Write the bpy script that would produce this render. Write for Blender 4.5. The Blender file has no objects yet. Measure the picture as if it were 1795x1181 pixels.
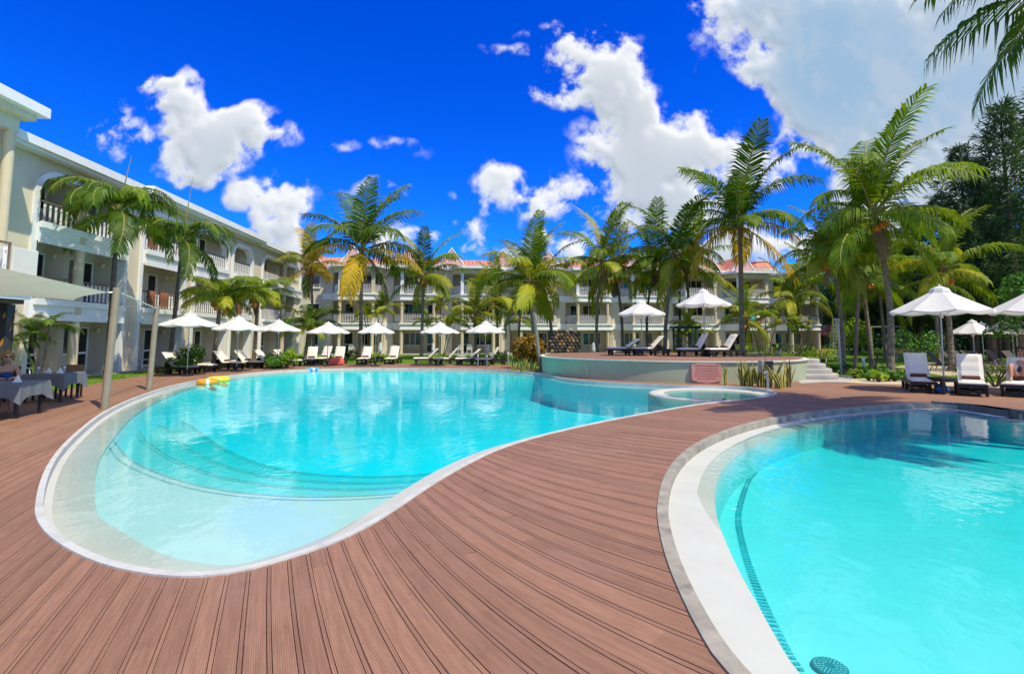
import bpy, bmesh, math, random
from mathutils import Vector, Matrix
from mathutils.geometry import delaunay_2d_cdt
R = math.radians
random.seed(7)
scn = bpy.context.scene
COL = scn.collection
# ------------------------------------------------------------------ camera
F, U0, VH, EYE, PITCH = 900.0, 897.5, 592.0, 1.7, R(5.0)   # focal length etc. measured on the 1795 px wide frame
V0 = VH - F * math.tan(PITCH)
cam = bpy.data.cameras.new('camera')
cam.sensor_width = 36.0
cam.lens = 36.0 * F / 1795.0
cam.shift_y = -(590.5 - V0) / 1795.0
cam.clip_start = 0.05
cam.clip_end = 3000
camo = bpy.data.objects.new('camera', cam)
COL.objects.link(camo)
camo.location = (0, 0, EYE)
camo.rotation_euler = (R(90) + PITCH, 0, 0)
scn.camera = camo
FW = Vector((0, math.cos(PITCH), math.sin(PITCH)))
UP = Vector((0, -math.sin(PITCH), math.cos(PITCH)))
RT = Vector((1, 0, 0))
def ray(u, v):
    return RT * ((u - U0) / F) + UP * ((V0 - v) / F) + FW
def G(u, v, z=0.0):            # where the sight line of a photo point meets the level z
    d = ray(u, v)
    t = (z - EYE) / d.z
    return Vector((d.x * t, d.y * t, z))
def A(u, v, Y):                # the point of a sight line at the distance Y
    d = ray(u, v)
    t = Y / d.y
    return Vector((d.x * t, Y, EYE + d.z * t))
# ------------------------------------------------------------------ light
SUN = Vector((0.44, -0.37, 1.0)).normalized()
sl = bpy.data.lights.new('sun', 'SUN')
sl.energy = 4.5
sl.angle = R(0.53)
sl.color = (1.0, 0.92, 0.72)
so = bpy.data.objects.new('sun', sl)
COL.objects.link(so)
so.rotation_euler = SUN.to_track_quat('Z', 'Y').to_euler()
so.location = (0, 0, 60)
scn.view_settings.view_transform = 'Standard'
scn.view_settings.look = 'None'
scn.view_settings.exposure = 0.22
scn.view_settings.gamma = 1.0
scn.cycles.max_bounces = 7
scn.cycles.diffuse_bounces = 3
scn.cycles.glossy_bounces = 3
scn.cycles.transmission_bounces = 3
scn.cycles.transparent_max_bounces = 16
scn.cycles.use_denoising = True
scn.cycles.use_adaptive_sampling = True
scn.cycles.adaptive_threshold = 0.02
scn.cycles.sample_clamp_indirect = 4
# ---- world: Nishita sky with cumulus clouds
world = bpy.data.worlds.new('World')
scn.world = world
world.use_nodes = True
NT = world.node_tree
NT.nodes.clear()
class NG:
    def __init__(s, nt): s.nt = nt
    def n(s, t, **kw):
        o = s.nt.nodes.new(t)
        for k, v in kw.items(): setattr(o, k, v)
        return o
    def put(s, sock, v):
        if hasattr(v, 'is_linked') or hasattr(v, 'node'): s.nt.links.new(v, sock)
        else: sock.default_value = v
    def m(s, op, a, b=None, c=None, clamp=False):
        o = s.n('ShaderNodeMath', operation=op, use_clamp=clamp)
        for i, x in enumerate((a, b, c)):
            if x is not None: s.put(o.inputs[i], x)
        return o.outputs[0]
    def v(s, op, a, b=None):
        o = s.n('ShaderNodeVectorMath', operation=op)
        s.put(o.inputs[0], a)
        if b is not None:
            s.put(o.inputs[3] if op == 'SCALE' else o.inputs[1], b)
        return o.outputs['Value'] if op in ('LENGTH', 'DOT_PRODUCT', 'DISTANCE') else o.outputs[0]
    def rng(s, x, a, b, c=0.0, d=1.0, smooth=True):
        o = s.n('ShaderNodeMapRange', interpolation_type='SMOOTHSTEP' if smooth else 'LINEAR')
        for i, q in enumerate((x, a, b, c, d)): s.put(o.inputs[i], q)
        return o.outputs[0]
    def noise(s, vec, scale, detail=6, rough=0.55, dist=0.0):
        o = s.n('ShaderNodeTexNoise')
        s.put(o.inputs['Vector'], vec)
        o.inputs['Scale'].default_value = scale
        o.inputs['Detail'].default_value = detail
        o.inputs['Roughness'].default_value = rough
        o.inputs['Distortion'].default_value = dist
        return o.outputs[0]
    def mix(s, f, a, b, blend='MIX'):
        o = s.n('ShaderNodeMix', data_type='RGBA', blend_type=blend)
        s.put(o.inputs[0], f); s.put(o.inputs[6], a); s.put(o.inputs[7], b)
        return o.outputs[2]
    def ramp(s, f, stops, interp='LINEAR'):
        o = s.n('ShaderNodeValToRGB')
        o.color_ramp.interpolation = interp
        e = o.color_ramp.elements
        while len(e) < len(stops): e.new(0.5)
        for k, (p, c) in enumerate(stops):
            e[k].position = p; e[k].color = (*c, 1)
        s.put(o.inputs[0], f)
        return o.outputs[0]
g = NG(NT)
tc = g.n('ShaderNodeTexCoord').outputs['Generated']
sky = g.n('ShaderNodeTexSky', sky_type='NISHITA', sun_disc=False)
sky.sun_elevation = math.asin(SUN.z)
sky.sun_rotation = math.atan2(SUN.x, SUN.y)
sky.air_density = 1.0; sky.dust_density = 0.2; sky.ozone_density = 3.0
sep = g.n('ShaderNodeSeparateXYZ'); g.put(sep.inputs[0], tc)
dx, dy, dz = sep.outputs
ys = g.m('MAXIMUM', dy, 0.2)
px = g.m('DIVIDE', dx, ys); pz = g.m('DIVIDE', dz, ys)
comb = g.n('ShaderNodeCombineXYZ'); g.put(comb.inputs[0], px); g.put(comb.inputs[1], pz)
P2 = comb.outputs[0]
import numpy as np
def cloud_layer(W, H, x0, x1, z0, z1, blobs, seed=4):
    """cumulus clouds over the part of the sky dome that stands in front, on the tangent plane y = 1:
    returns linear RGB and coverage"""
    rs = np.random.RandomState(seed)
    X, Z = np.meshgrid(np.linspace(x0, x1, W, dtype=np.float32), np.linspace(z0, z1, H, dtype=np.float32))
    def vnoise(x, z, f):
        n = 256; T = rs.rand(n, n).astype(np.float32)
        a = x*f+50.3; b = z*f+77.7
        i = np.floor(a).astype(int); j = np.floor(b).astype(int); u = a-i; v = b-j
        u = u*u*u*(u*(u*6-15)+10); v = v*v*v*(v*(v*6-15)+10)
        g = lambda p, q: T[p % n, q % n]
        return (g(i, j)*(1-u)+g(i+1, j)*u)*(1-v)+(g(i, j+1)*(1-u)+g(i+1, j+1)*u)*v
    def worley(x, z, f):
        n = 128; TX = rs.rand(n, n).astype(np.float32); TZ = rs.rand(n, n).astype(np.float32)
        a = x*f+50.3; b = z*f+77.7; i = np.floor(a).astype(int); j = np.floor(b).astype(int); best = np.full(x.shape, 9, np.float32)
        for di in (-1, 0, 1):
            for dj in (-1, 0, 1):
                p = i+di; q = j+dj
                d = (p+TX[p % n, q % n]-a)**2+(q+TZ[p % n, q % n]-b)**2
                best = np.minimum(best, d)
        return 1-np.minimum(np.sqrt(best), 1)
    wx = sum(vnoise(X, Z, 8*2**k)*.55**k for k in range(4))-1.0
    wz = sum(vnoise(X, Z, 8*2**k)*.55**k for k in range(4))-1.0
    Xw = X+wx*.075; Zw = Z+wz*.06
    S = np.zeros_like(X); K = np.zeros_like(X)
    for (c, d, rx, rz, w, dark) in blobs:
        t = np.maximum(0, 1-((Xw-c)/rx)**2-((Zw-d)/rz)**2)
        S += t*w; K += t*dark
    puff = sum(worley(X+wx*.018, Z+wz*.018, 17*2.05**k)*a for k, a in enumerate((.40, .27, .18, .12)))
    fb = sum(vnoise(X, Z, 14*2**k)*.58**k for k in range(6)); fb = (fb-fb.mean())/fb.std()
    D = S*1.02 + (puff-.52)*1.7*np.minimum(1, S*2.2) + fb*.34*np.minimum(1, S*2.0) - .12
    sm = lambda a, b, x: (lambda t: t*t*(3-2*t))(np.clip((x-a)/(b-a), 0, 1))
    alpha = .97*sm(.04, 1.0, D)*np.clip(.25+S*1.2, 0, 1)
    def blur(a, r):
        for _ in range(2):
            for ax in (0, 1):
                c = np.cumsum(np.pad(a, [(r+1, r) if k == ax else (0, 0) for k in (0, 1)], mode='edge'), axis=ax)
                a = (c[2*r+1:, :]-c[:-2*r-1, :] if ax == 0 else c[:, 2*r+1:]-c[:, :-2*r-1])/(2*r+1)
        return a.astype(np.float32)
    h = np.clip(D, 0, 1.6)
    s = W/2048.0
    hb = blur(h, max(1, int(5*s+.5)))
    gz, gx = np.gradient(hb)
    rel = np.clip(-(gz*.85+gx*.45)*9/s, -1, 1)                # sunlit from the upper right
    hl = blur(h, int(26*s)); sh = np.roll(hl, -int(30*s), axis=0)  # cloud above shades what lies under it
    lum = 0.955+.21*rel-.13*np.clip(sh-.45, 0, 1.2)-.10*np.clip(h-.9, 0, 1)
    dark = np.clip(blur(K, int(20*s))*.60, 0, .85)*np.clip(blur(D, int(8*s))-.5, 0, 1)
    dark *= .55+.45*np.clip(fb*.5+.6, 0, 1)
    lum = np.clip(lum, .5, 1.08)[..., None]
    white = np.array([.97, .985, 1.0], np.float32); grey = np.array([.34, .56, .80], np.float32)
    cshade = np.clip((1-lum)/.5, 0, 1)
    col = lum*white*(1-cshade*np.array([.30, .16, .04], np.float32))
    col = col*(1-dark[..., None])+grey*dark[..., None]*(.9+.25*rel[..., None])
    return np.clip(col, 0, 1), alpha
BL0 = [ # photo position (px), half width, half height, thickness, greyness
 (330,240,95,62,1.0,0),(415,238,85,50,1.0,0),(300,180,62,50,.85,0),(262,140,40,32,.75,0),(198,188,34,34,.62,0),(205,252,58,46,.75,0),(365,285,90,32,.85,0),(455,215,46,44,.75,0),(530,222,50,24,.48,0),
 (465,338,62,44,.95,0),(505,385,62,52,.95,0),(485,428,85,30,.85,0),(545,355,50,34,.6,0),
 (1062,85,80,62,1.0,0),(1085,155,84,76,1.0,0),(1005,150,80,60,.62,0),(960,165,60,40,.42,0),(985,72,36,28,.55,0),(1135,228,118,66,1.0,0),(1095,300,118,74,1.05,0),(1205,275,135,70,1.0,0),(1150,352,170,58,.9,.2),(1255,222,66,48,.85,0),(1320,285,70,46,.7,0),(1010,235,40,26,.4,0),
 (1300,10,110,56,1.0,.6),(1400,50,130,96,1.3,.8),(1530,60,190,140,1.4,.9),(1700,60,220,170,1.3,.5),(1560,200,180,130,1.4,.9),(1740,230,190,150,1.2,.4),(1450,170,74,90,1.1,.7),(1490,280,90,60,.8,.3),(1650,340,200,80,.9,.2),(1800,100,130,210,1.2,.5),
 (880,352,70,46,.9,0),(962,345,58,42,.85,0),(825,420,44,26,.95,0),(705,425,60,26,.6,0),(965,425,90,34,.85,0),(1040,408,100,36,.85,.1),(815,388,52,18,.5,0),(660,335,44,14,.42,0),(690,250,50,16,.46,0),(600,252,36,16,.42,0),(905,66,66,14,.48,0),(965,42,66,16,.5,0),(1230,80,80,44,.34,0),
 (1390,268,40,26,.6,0),(1360,430,150,52,.9,.1),(1490,390,110,60,.85,.1),(1240,445,90,30,.75,0),(760,340,30,20,.4,0),(655,432,40,22,.5,0)]

def tangent(u, v):
    d = ray(u, v)
    return d.x/d.y, d.z/d.y
CX0, CX1, CZ0, CZ1, CW, CH = -1.15, 1.15, -.05, .88, 1664, 676
_c, _a = cloud_layer(CW, CH, CX0, CX1, CZ0, CZ1, [(*tangent(u, v), rx/F*1.12, ry/F*1.12, w, k) for (u, v, rx, ry, w, k) in BL0])
cimg = bpy.data.images.new('cumulus', CW, CH, alpha=True, float_buffer=False)
cimg.colorspace_settings.name = 'Non-Color'; cimg.alpha_mode = 'CHANNEL_PACKED'
_px = np.empty((CH, CW, 4), np.float32); _px[..., :3] = _c*.86; _px[..., 3] = _a
cimg.pixels.foreach_set(_px.ravel()); cimg.update(); cimg.pack()
ti = g.n('ShaderNodeTexImage', extension='CLIP', interpolation='Linear'); ti.image = cimg
g.put(ti.inputs[0], g.v('MULTIPLY', g.v('SUBTRACT', P2, (CX0, CZ0, 0)), (1/(CX1-CX0), 1/(CZ1-CZ0), 0)))
infront = g.rng(dy, 0.36, 0.50)
# clouds carried on out of view, cover raised to whiten the blue fill light
gz = g.m('ADD', g.m('ABSOLUTE', dz), 0.25)
gc = g.n('ShaderNodeCombineXYZ'); g.put(gc.inputs[0], g.m('DIVIDE', dx, gz)); g.put(gc.inputs[1], g.m('DIVIDE', dy, gz))
gn = g.noise(gc.outputs[0], 2.2, 4, 0.58)
gen = g.rng(gn, 0.46, 0.58)
alpha = g.mix(infront, gen, ti.outputs[1])
shade = g.mix(infront, (0.66, 0.72, 0.78, 1), ti.outputs[0])
hs = g.n('ShaderNodeHueSaturation'); hs.inputs['Hue'].default_value = 0.515; hs.inputs['Saturation'].default_value = 1.45; hs.inputs['Value'].default_value = 1.0
g.put(hs.inputs['Color'], sky.outputs[0])
skyc = g.mix(1.0, hs.outputs[0], (0.014, 0.102, 0.208, 1), 'MULTIPLY')
cl = g.mix(alpha, skyc, shade)
bg = g.n('ShaderNodeBackground'); g.put(bg.inputs[0], cl); bg.inputs[1].default_value = 1.0
wo = g.n('ShaderNodeOutputWorld'); NT.links.new(bg.outputs[0], wo.inputs[0])
world.cycles.sampling_method = 'MANUAL'
world.cycles.sample_map_resolution = 512

# ------------------------------------------------------------------ materials
MATS = {}
def M(name, col=(.5, .5, .5), rough=0.6, var=0.12, scale=3.0, bump=0.0, bscale=None, metal=0.0, spec=0.4, rnd=0.0, stain=None, trans=0.0):
    if name in MATS: return MATS[name]
    m = bpy.data.materials.new(name); m.use_nodes = True
    nt = m.node_tree; nt.nodes.clear(); q = NG(nt)
    b = q.n('ShaderNodeBsdfPrincipled')
    pos = q.n('ShaderNodeNewGeometry').outputs['Position']
    c = (*col, 1)
    nz = q.noise(pos, scale, 3, 0.6)
    f = q.rng(nz, 0.25, 0.75, 1 - var, 1 + var, False)
    if rnd:
        oi = q.n('ShaderNodeObjectInfo').outputs['Random']
        f = q.m('MULTIPLY', f, q.rng(oi, 0, 1, 1 - rnd, 1 + rnd, False))
    cc = q.v('SCALE', c[:3], f)
    if stain:
        spos = q.v('MULTIPLY', pos, (1, 1, stain[4])) if len(stain) > 4 else pos
        st = q.rng(q.noise(spos, stain[0], 4, 0.65), stain[1], stain[1] + 0.18, 0, stain[3])
        cc = q.mix(st, cc, (*stain[2], 1))
    q.put(b.inputs['Base Color'], cc)
    b.inputs['Roughness'].default_value = rough
    b.inputs['Metallic'].default_value = metal
    b.inputs['Specular IOR Level'].default_value = spec
    if bump:
        bp = q.n('ShaderNodeBump'); bp.inputs['Strength'].default_value = bump; bp.inputs['Distance'].default_value = 0.02
        q.put(bp.inputs['Height'], q.noise(pos, bscale or scale * 4, 3, 0.6)); q.put(b.inputs['Normal'], bp.outputs[0])
    out = q.n('ShaderNodeOutputMaterial')
    sh = b.outputs[0]
    if trans:
        tr = q.n('ShaderNodeBsdfTranslucent'); q.put(tr.inputs[0], cc)
        mx = q.n('ShaderNodeMixShader'); mx.inputs[0].default_value = trans
        nt.links.new(sh, mx.inputs[1]); nt.links.new(tr.outputs[0], mx.inputs[2]); sh = mx.outputs[0]
    nt.links.new(sh, out.inputs[0])
    MATS[name] = m
    return m
def leafmat(name, a, b, tip=None, trans=0.35, rough=0.45, cl=1.3):
    """foliage: two leaf tones by clump, a slow change from plant to plant"""
    if name in MATS: return MATS[name]
    m = bpy.data.materials.new(name); m.use_nodes = True
    nt = m.node_tree; nt.nodes.clear(); q = NG(nt)
    pos = q.n('ShaderNodeNewGeometry').outputs['Position']
    f = q.rng(q.noise(pos, cl, 2, 0.7), 0.35, 0.65)
    c = q.mix(f, (*a, 1), (*b, 1))
    if tip:
        c = q.mix(q.rng(q.noise(q.v('ADD', pos, (7, 3, 1)), cl * 3.3, 2, 0.7), 0.52, 0.66), c, (*tip, 1))
    oi = q.n('ShaderNodeObjectInfo').outputs['Random']
    c = q.v('SCALE', c, q.rng(oi, 0, 1, 0.72, 1.25, False))
    d = q.n('ShaderNodeBsdfPrincipled'); q.put(d.inputs['Base Color'], c); d.inputs['Roughness'].default_value = rough; d.inputs['Specular IOR Level'].default_value = 0.22
    tr = q.n('ShaderNodeBsdfTranslucent'); q.put(tr.inputs[0], q.v('MULTIPLY', c, (1.3, 1.25, 0.5)))
    mx = q.n('ShaderNodeMixShader'); mx.inputs[0].default_value = trans
    nt.links.new(d.outputs[0], mx.inputs[1]); nt.links.new(tr.outputs[0], mx.inputs[2])
    out = q.n('ShaderNodeOutputMaterial'); nt.links.new(mx.outputs[0], out.inputs[0])
    MATS[name] = m
    return m

WALL = M('beige_render', (.68, .60, .445), .85, .06, 1.2, .15, 30, stain=(1.6, .56, (.40, .345, .25), .5, .12))
WHITE = M('white_paint', (.82, .82, .79), .55, .04, 2, stain=(2.0, .58, (.52, .52, .47), .45, .15))
COLM = M('cream_column', (.62, .53, .35), .7, .05, 2)
CEIL = M('soffit_white', (.66, .60, .49), .8, .04, 2)
RAILW = M('rail_wood', (.20, .13, .085), .6, .2, 8)
PANE = M('window_glass', (.012, .016, .018), .06, .3, 1, spec=.6)
CURT = M('drawn_curtain', (.16, .15, .125), .25, .3, 6)
TILE = M('roof_tile', (.52, .21, .13), .75, .25, 2.5, .2)
PINK = M('pink_gable', (.60, .36, .31), .85, .05, 1.5)
DARKWOOD = M('dark_wood', (.022, .017, .014), .5, .25, 9)
CUSH = M('cream_cushion', (.72, .68, .57), .85, .06, 5, .1, 60)
TOWEL = M('brown_towel', (.13, .052, .035), .95, .2, 10, .3, 80)
CANVAS = M('umbrella_canvas', (.84, .83, .78), .8, .04, 2, trans=.35)
STEEL = M('brushed_steel', (.55, .56, .57), .28, .08, 6, metal=1.0)
ALU = M('grey_pole', (.42, .42, .40), .4, .06, 4, metal=.6)
PLASTER = M('white_plaster', (.48, .485, .43), .75, .07, 1.6, .08, 40, stain=(2.2, .6, (.36, .35, .295), .55))
DEEPB = M('deep_basin', (.60, .74, .74), .7, .05, 1.1)
BASIN = M('pool_basin', (.56, .60, .575), .7, .05, 1.1)
STONE = M('coping_stone', (.30, .275, .22), .8, .3, 3.5, .35, 25, stain=(4, .52, (.12, .11, .09), .5))
TILEB = M('blue_mosaic', (.10, .40, .44), .35, .35, 9)
CONC = M('concrete', (.40, .38, .34), .9, .14, 1.5, .2, 20, stain=(2, .58, (.25, .24, .21), .4))
TRUNK = M('palm_trunk', (.20, .155, .105), .95, .35, 5, .8, 16, stain=(6, .52, (.34, .30, .235), .7))
TRUNKR = M('royal_trunk', (.075, .065, .05), .9, .4, 5, .5, 12, stain=(5, .55, (.22, .21, .19), .6))
SHAFT = M('green_shaft', (.11, .17, .045), .5, .2, 2)
COCO = M('orange_coconut', (.58, .20, .025), .5, .35, 4)
COCOG = M('green_coconut', (.34, .26, .04), .5, .3, 4)
BARK = M('tree_bark', (.10, .075, .05), .95, .3, 6, .6, 12)
SAND = M('sand', (.52, .42, .29), .95, .12, 2.0, .3, 40)
CLOTHG = M('grey_cloth', (.15, .16, .175), .9, .08, 5, .2, 50)
BLACK = M('black_metal', (.015, .015, .016), .5, .2, 6)

# ------------------------------------------------------------------ mesh helpers
class MB:
    def __init__(s): s.v = []; s.f = []; s.mi = []; s.cur = 0
    def add(s, vs, fs):
        o = len(s.v); s.v += [tuple(p) for p in vs]
        for f in fs: s.f.append(tuple(i + o for i in f)); s.mi.append(s.cur)
        return s
    def box(s, x0, x1, y0, y1, z0, z1, mt=None):
        vs = [Vector(p) for p in ((x0,y0,z0),(x1,y0,z0),(x1,y1,z0),(x0,y1,z0),(x0,y0,z1),(x1,y0,z1),(x1,y1,z1),(x0,y1,z1))]
        if mt is not None: vs = [mt @ p for p in vs]
        return s.add(vs, ((3,2,1,0),(4,5,6,7),(0,1,5,4),(1,2,6,5),(2,3,7,6),(3,0,4,7)))
    def prism(s, poly, z0, z1):
        n = len(poly)
        if sum(poly[i][0]*poly[(i+1)%n][1]-poly[(i+1)%n][0]*poly[i][1] for i in range(n)) < 0: poly = poly[::-1]
        vs = [(p[0], p[1], z0) for p in poly] + [(p[0], p[1], z1) for p in poly]
        fs = [tuple(range(n-1, -1, -1)), tuple(range(n, 2*n))] + [(i, (i+1)%n, n+(i+1)%n, n+i) for i in range(n)]
        return s.add(vs, fs)
    def tube(s, path, rad, n=8, cap=True, flat=None):
        path = [Vector(p) for p in path]
        rings = []
        ref = None
        for i, p in enumerate(path):
            t = (path[min(i+1, len(path)-1)] - path[max(i-1, 0)]).normalized()
            if ref is None:
                ref = Vector((0, 0, 1)) if abs(t.z) < .9 else Vector((1, 0, 0))
            a = t.cross(ref)
            if a.length < 1e-5: a = t.orthogonal()
            a.normalize(); b = a.cross(t).normalized(); ref = b
            r = rad[i] if isinstance(rad, (list, tuple)) else rad
            rings.append([p + (a*math.cos(2*math.pi*k/n) + b*math.sin(2*math.pi*k/n)*(flat or 1))*r for k in range(n)])
        vs = [q for r in rings for q in r]; m = len(path)
        fs = [(i*n+k, (i+1)*n+k, (i+1)*n+(k+1)%n, i*n+(k+1)%n) for i in range(m-1) for k in range(n)]
        fs = [f[::-1] for f in fs]
        if cap: fs += [tuple(range(n)), tuple(range((m-1)*n, m*n))[::-1]]
        return s.add(vs, fs)
    def lathe(s, prof, n=16, c=(0,0,0), sq=(1,1)):
        vs = [(c[0]+r*math.cos(2*math.pi*k/n)*sq[0], c[1]+r*math.sin(2*math.pi*k/n)*sq[1], c[2]+z) for r, z in prof for k in range(n)]
        m = len(prof)
        fs = [(i*n+k, i*n+(k+1)%n, (i+1)*n+(k+1)%n, (i+1)*n+k) for i in range(m-1) for k in range(n)]
        fs += [tuple(range(n))[::-1], tuple(range((m-1)*n, m*n))]
        return s.add(vs, fs)
    def ball(s, c, r, n=8, sq=(1,1,1)):
        prof = [(r*math.sin(math.pi*i/n)*1.0+1e-4, -r*sq[2]*math.cos(math.pi*i/n)) for i in range(n+1)]
        return s.lathe(prof, n+2, c, sq)
    def mesh(s, name, mats):
        me = bpy.data.meshes.new(name)
        me.from_pydata(s.v, [], s.f)
        for m in (mats if isinstance(mats, (list, tuple)) else [mats]): me.materials.append(m)
        me.polygons.foreach_set('material_index', s.mi)
        me.update()
        return me
    def build(s, name, mats, parent=None, smooth=False, **kw):
        me = s.mesh(name, mats)
        if smooth: me.polygons.foreach_set('use_smooth', [True]*len(me.polygons))
        return ob(name, me, parent, **kw)
def ob(name, me, parent=None, loc=None, rot=None, scale=None):
    o = bpy.data.objects.new(name, me)
    COL.objects.link(o)
    if parent: o.parent = parent
    if loc is not None: o.location = loc
    if rot is not None: o.rotation_euler = rot
    if scale is not None: o.scale = scale
    return o
def tag(o, label=None, cat=None, group=None, kind=None):
    if label: o['label'] = label
    if cat: o['category'] = cat
    if group: o['group'] = group
    if kind: o['kind'] = kind
    return o
def thing(name, label, cat, loc=(0,0,0), rz=0.0, group=None):
    o = ob(name, None, None, loc, (0, 0, rz))
    o.empty_display_size = 0.2
    return tag(o, label, cat, group)
def copy_tree(o, parent=None, kids=None):
    c = o.copy(); COL.objects.link(c); c.parent = parent
    for ch in (KIDS(o)): copy_tree(ch, c)
    return c
SKINS = []
def KIDS(o): return list(o.children)
def bx(name, mat, parent, *a): return MB().box(*a).build(name, mat, parent)
def bevel(o, w=0.01, seg=2):
    m = o.modifiers.new('bevel', 'BEVEL'); m.width = w; m.segments = seg; m.limit_method = 'ANGLE'
    return o
def catmull(pts, closed=True, step=0.15):
    P = [Vector((p[0], p[1])) for p in pts]; n = len(P); out = []
    rng = range(n) if closed else range(n-1)
    for i in rng:
        if closed: a, b, c, d = P[i-1], P[i], P[(i+1)%n], P[(i+2)%n]
        else: a, b, c, d = P[max(i-1,0)], P[i], P[i+1], P[min(i+2,n-1)]
        k = max(2, min(40, int((c-b).length/step)))
        t0 = 0.0; t1 = t0 + max((b-a).length, 1e-3)**.5; t2 = t1 + max((c-b).length,1e-3)**.5; t3 = t2 + max((d-c).length,1e-3)**.5
        for j in range(k):
            t = t1 + (t2-t1)*j/k
            A1 = a*((t1-t)/(t1-t0)) + b*((t-t0)/(t1-t0)); A2 = b*((t2-t)/(t2-t1)) + c*((t-t1)/(t2-t1)); A3 = c*((t3-t)/(t3-t2)) + d*((t-t2)/(t3-t2))
            B1 = A1*((t2-t)/(t2-t0)) + A2*((t-t0)/(t2-t0)); B2 = A2*((t3-t)/(t3-t1)) + A3*((t-t1)/(t3-t1))
            out.append((B1*((t2-t)/(t2-t1)) + B2*((t-t1)/(t2-t1)), i, j/k))
    if not closed: out.append((P[-1], n-2, 1.0))
    return out
def inpoly(x, y, poly):
    c = False; j = len(poly)-1
    for i in range(len(poly)):
        xi, yi = poly[i][0], poly[i][1]; xj, yj = poly[j][0], poly[j][1]
        if (yi > y) != (yj > y) and x < (xj-xi)*(y-yi)/(yj-yi)+xi: c = not c
        j = i
    return c
# ------------------------------------------------------------------ pools, deck, ground
# pool outlines: photo points on the deck level, with the width of the white rim
P1 = [(62,905,.42),(64,870,.44),(76,830,.46),(97,795,.46),(131,760,.5),(180,723,.5),(235,697,.5),(300,676,.5),(360,664,.5),(430,654.5,.45),(500,649,.4),(580,646,.4),(660,645,.4),(780,645.5,.4),(870,648,.35),(950,654,.25),
      (985,662,.1),(1030,667.5,.08),(1090,671,.08),(1150,673.5,.08),(1210,676,.08),(1275,677,.1),(1325,680,.12),(1360,687,.12),(1345,695.5,.12),(1290,701.5,.12),(1220,710,.12),(1150,722,.12),(1080,735,.14),(1000,752,.2),(930,770,.24),(870,790,.27),(800,825,.3),(740,862,.3),(690,896,.3),(640,927,.33),(580,955,.36),(520,975,.4),(470,990,.42),(420,1003,.45),(370,1010,.45),(320,1012,.45),(270,1009,.45),(200,996,.45),(150,979,.45),(110,958,.48),(80,935,.5)]
def outline(pts, ground):
    ctl = [(*( (G(p[0], p[1]).x, G(p[0], p[1]).y) if g_ else (p[0], p[1])), p[2]) for p, g_ in zip(pts, ground)]
    c = catmull(ctl); n = len(ctl)
    P = [q[0] for q in c]; W = [ctl[i][2]*(1-t)+ctl[(i+1) % n][2]*t for _, i, t in c]
    area = sum(P[i].x*P[(i+1)%len(P)].y-P[(i+1)%len(P)].x*P[i].y for i in range(len(P)))
    if area < 0: P.reverse(); W.reverse()
    return P, W
def inset(P, d):
    """move a counter-clockwise outline inwards by d (number or list), dropping loops"""
    n = len(P); out = []
    for i in range(n):
        t = (P[(i+2)%n]-P[i-2]).normalized()
        out.append(P[i] + Vector((-t.y, t.x))*(d[i] if isinstance(d, list) else d))
    for _ in range(3):
        out = [(out[i-1]+out[i]*2+out[(i+1)%n])/4 for i in range(n)]
    return out
O1, W1 = outline(P1, [1]*len(P1))
P2p = [(1276,1181,.30),(1232,1120,.35),(1196,1050,.40),(1168,980,.44),(1154,920,.47),(1153,880,.47),(1165,835,.47),(1190,800,.47),(1230,772,.47),(1290,748,.47),(1360,731,.47),(1440,719.5,.47),(1530,711.5,.47),(1620,707,.47),(1700,712,.47),(1795,726,.47)]
P2w = [(13.2,9.6,.47),(14.2,7.4,.47),(13.6,4.8,.47),(11.4,2.6,.47),(8.4,1.1,.47),(5.2,.35,.47),(3.0,.5,.4),(1.75,1.2,.32)]
O2, W2 = outline(P2p + P2w, [1]*len(P2p) + [0]*len(P2w))

def sheet(name, outer, holes, z, mat, extra=None, keep=None):
    """flat sheet with holes, triangulated"""
    vs = []; es = []
    for loop in [outer] + holes:
        o = len(vs); vs += [Vector((p[0], p[1])) for p in loop]
        es += [(o+i, o+(i+1) % len(loop)) for i in range(len(loop))]
    v, e, f, *_ = delaunay_2d_cdt(vs, es, [], 0, 1e-5)
    mb = MB()
    fs = []
    for t in f:
        c = sum((v[i] for i in t), Vector((0, 0)))/len(t)
        if not inpoly(c.x, c.y, outer) or any(inpoly(c.x, c.y, h) for h in holes): continue
        t = list(t)
        if (v[t[1]]-v[t[0]]).cross(v[t[2]]-v[t[0]]) < 0: t.reverse()
        fs.append(t)
    mb.add([(p.x, p.y, z) for p in v], fs)
    return mb.build(name, mat)
def ring(mb, A_, B_, za, zb):
    n = len(A_)
    za = za if isinstance(za, list) else [za]*n; zb = zb if isinstance(zb, list) else [zb]*n
    mb.add([(p.x, p.y, z) for p, z in zip(A_, za)] + [(p.x, p.y, z) for p, z in zip(B_, zb)], [(i, (i+1)%n, n+(i+1)%n, n+i) for i in range(n)])
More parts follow.
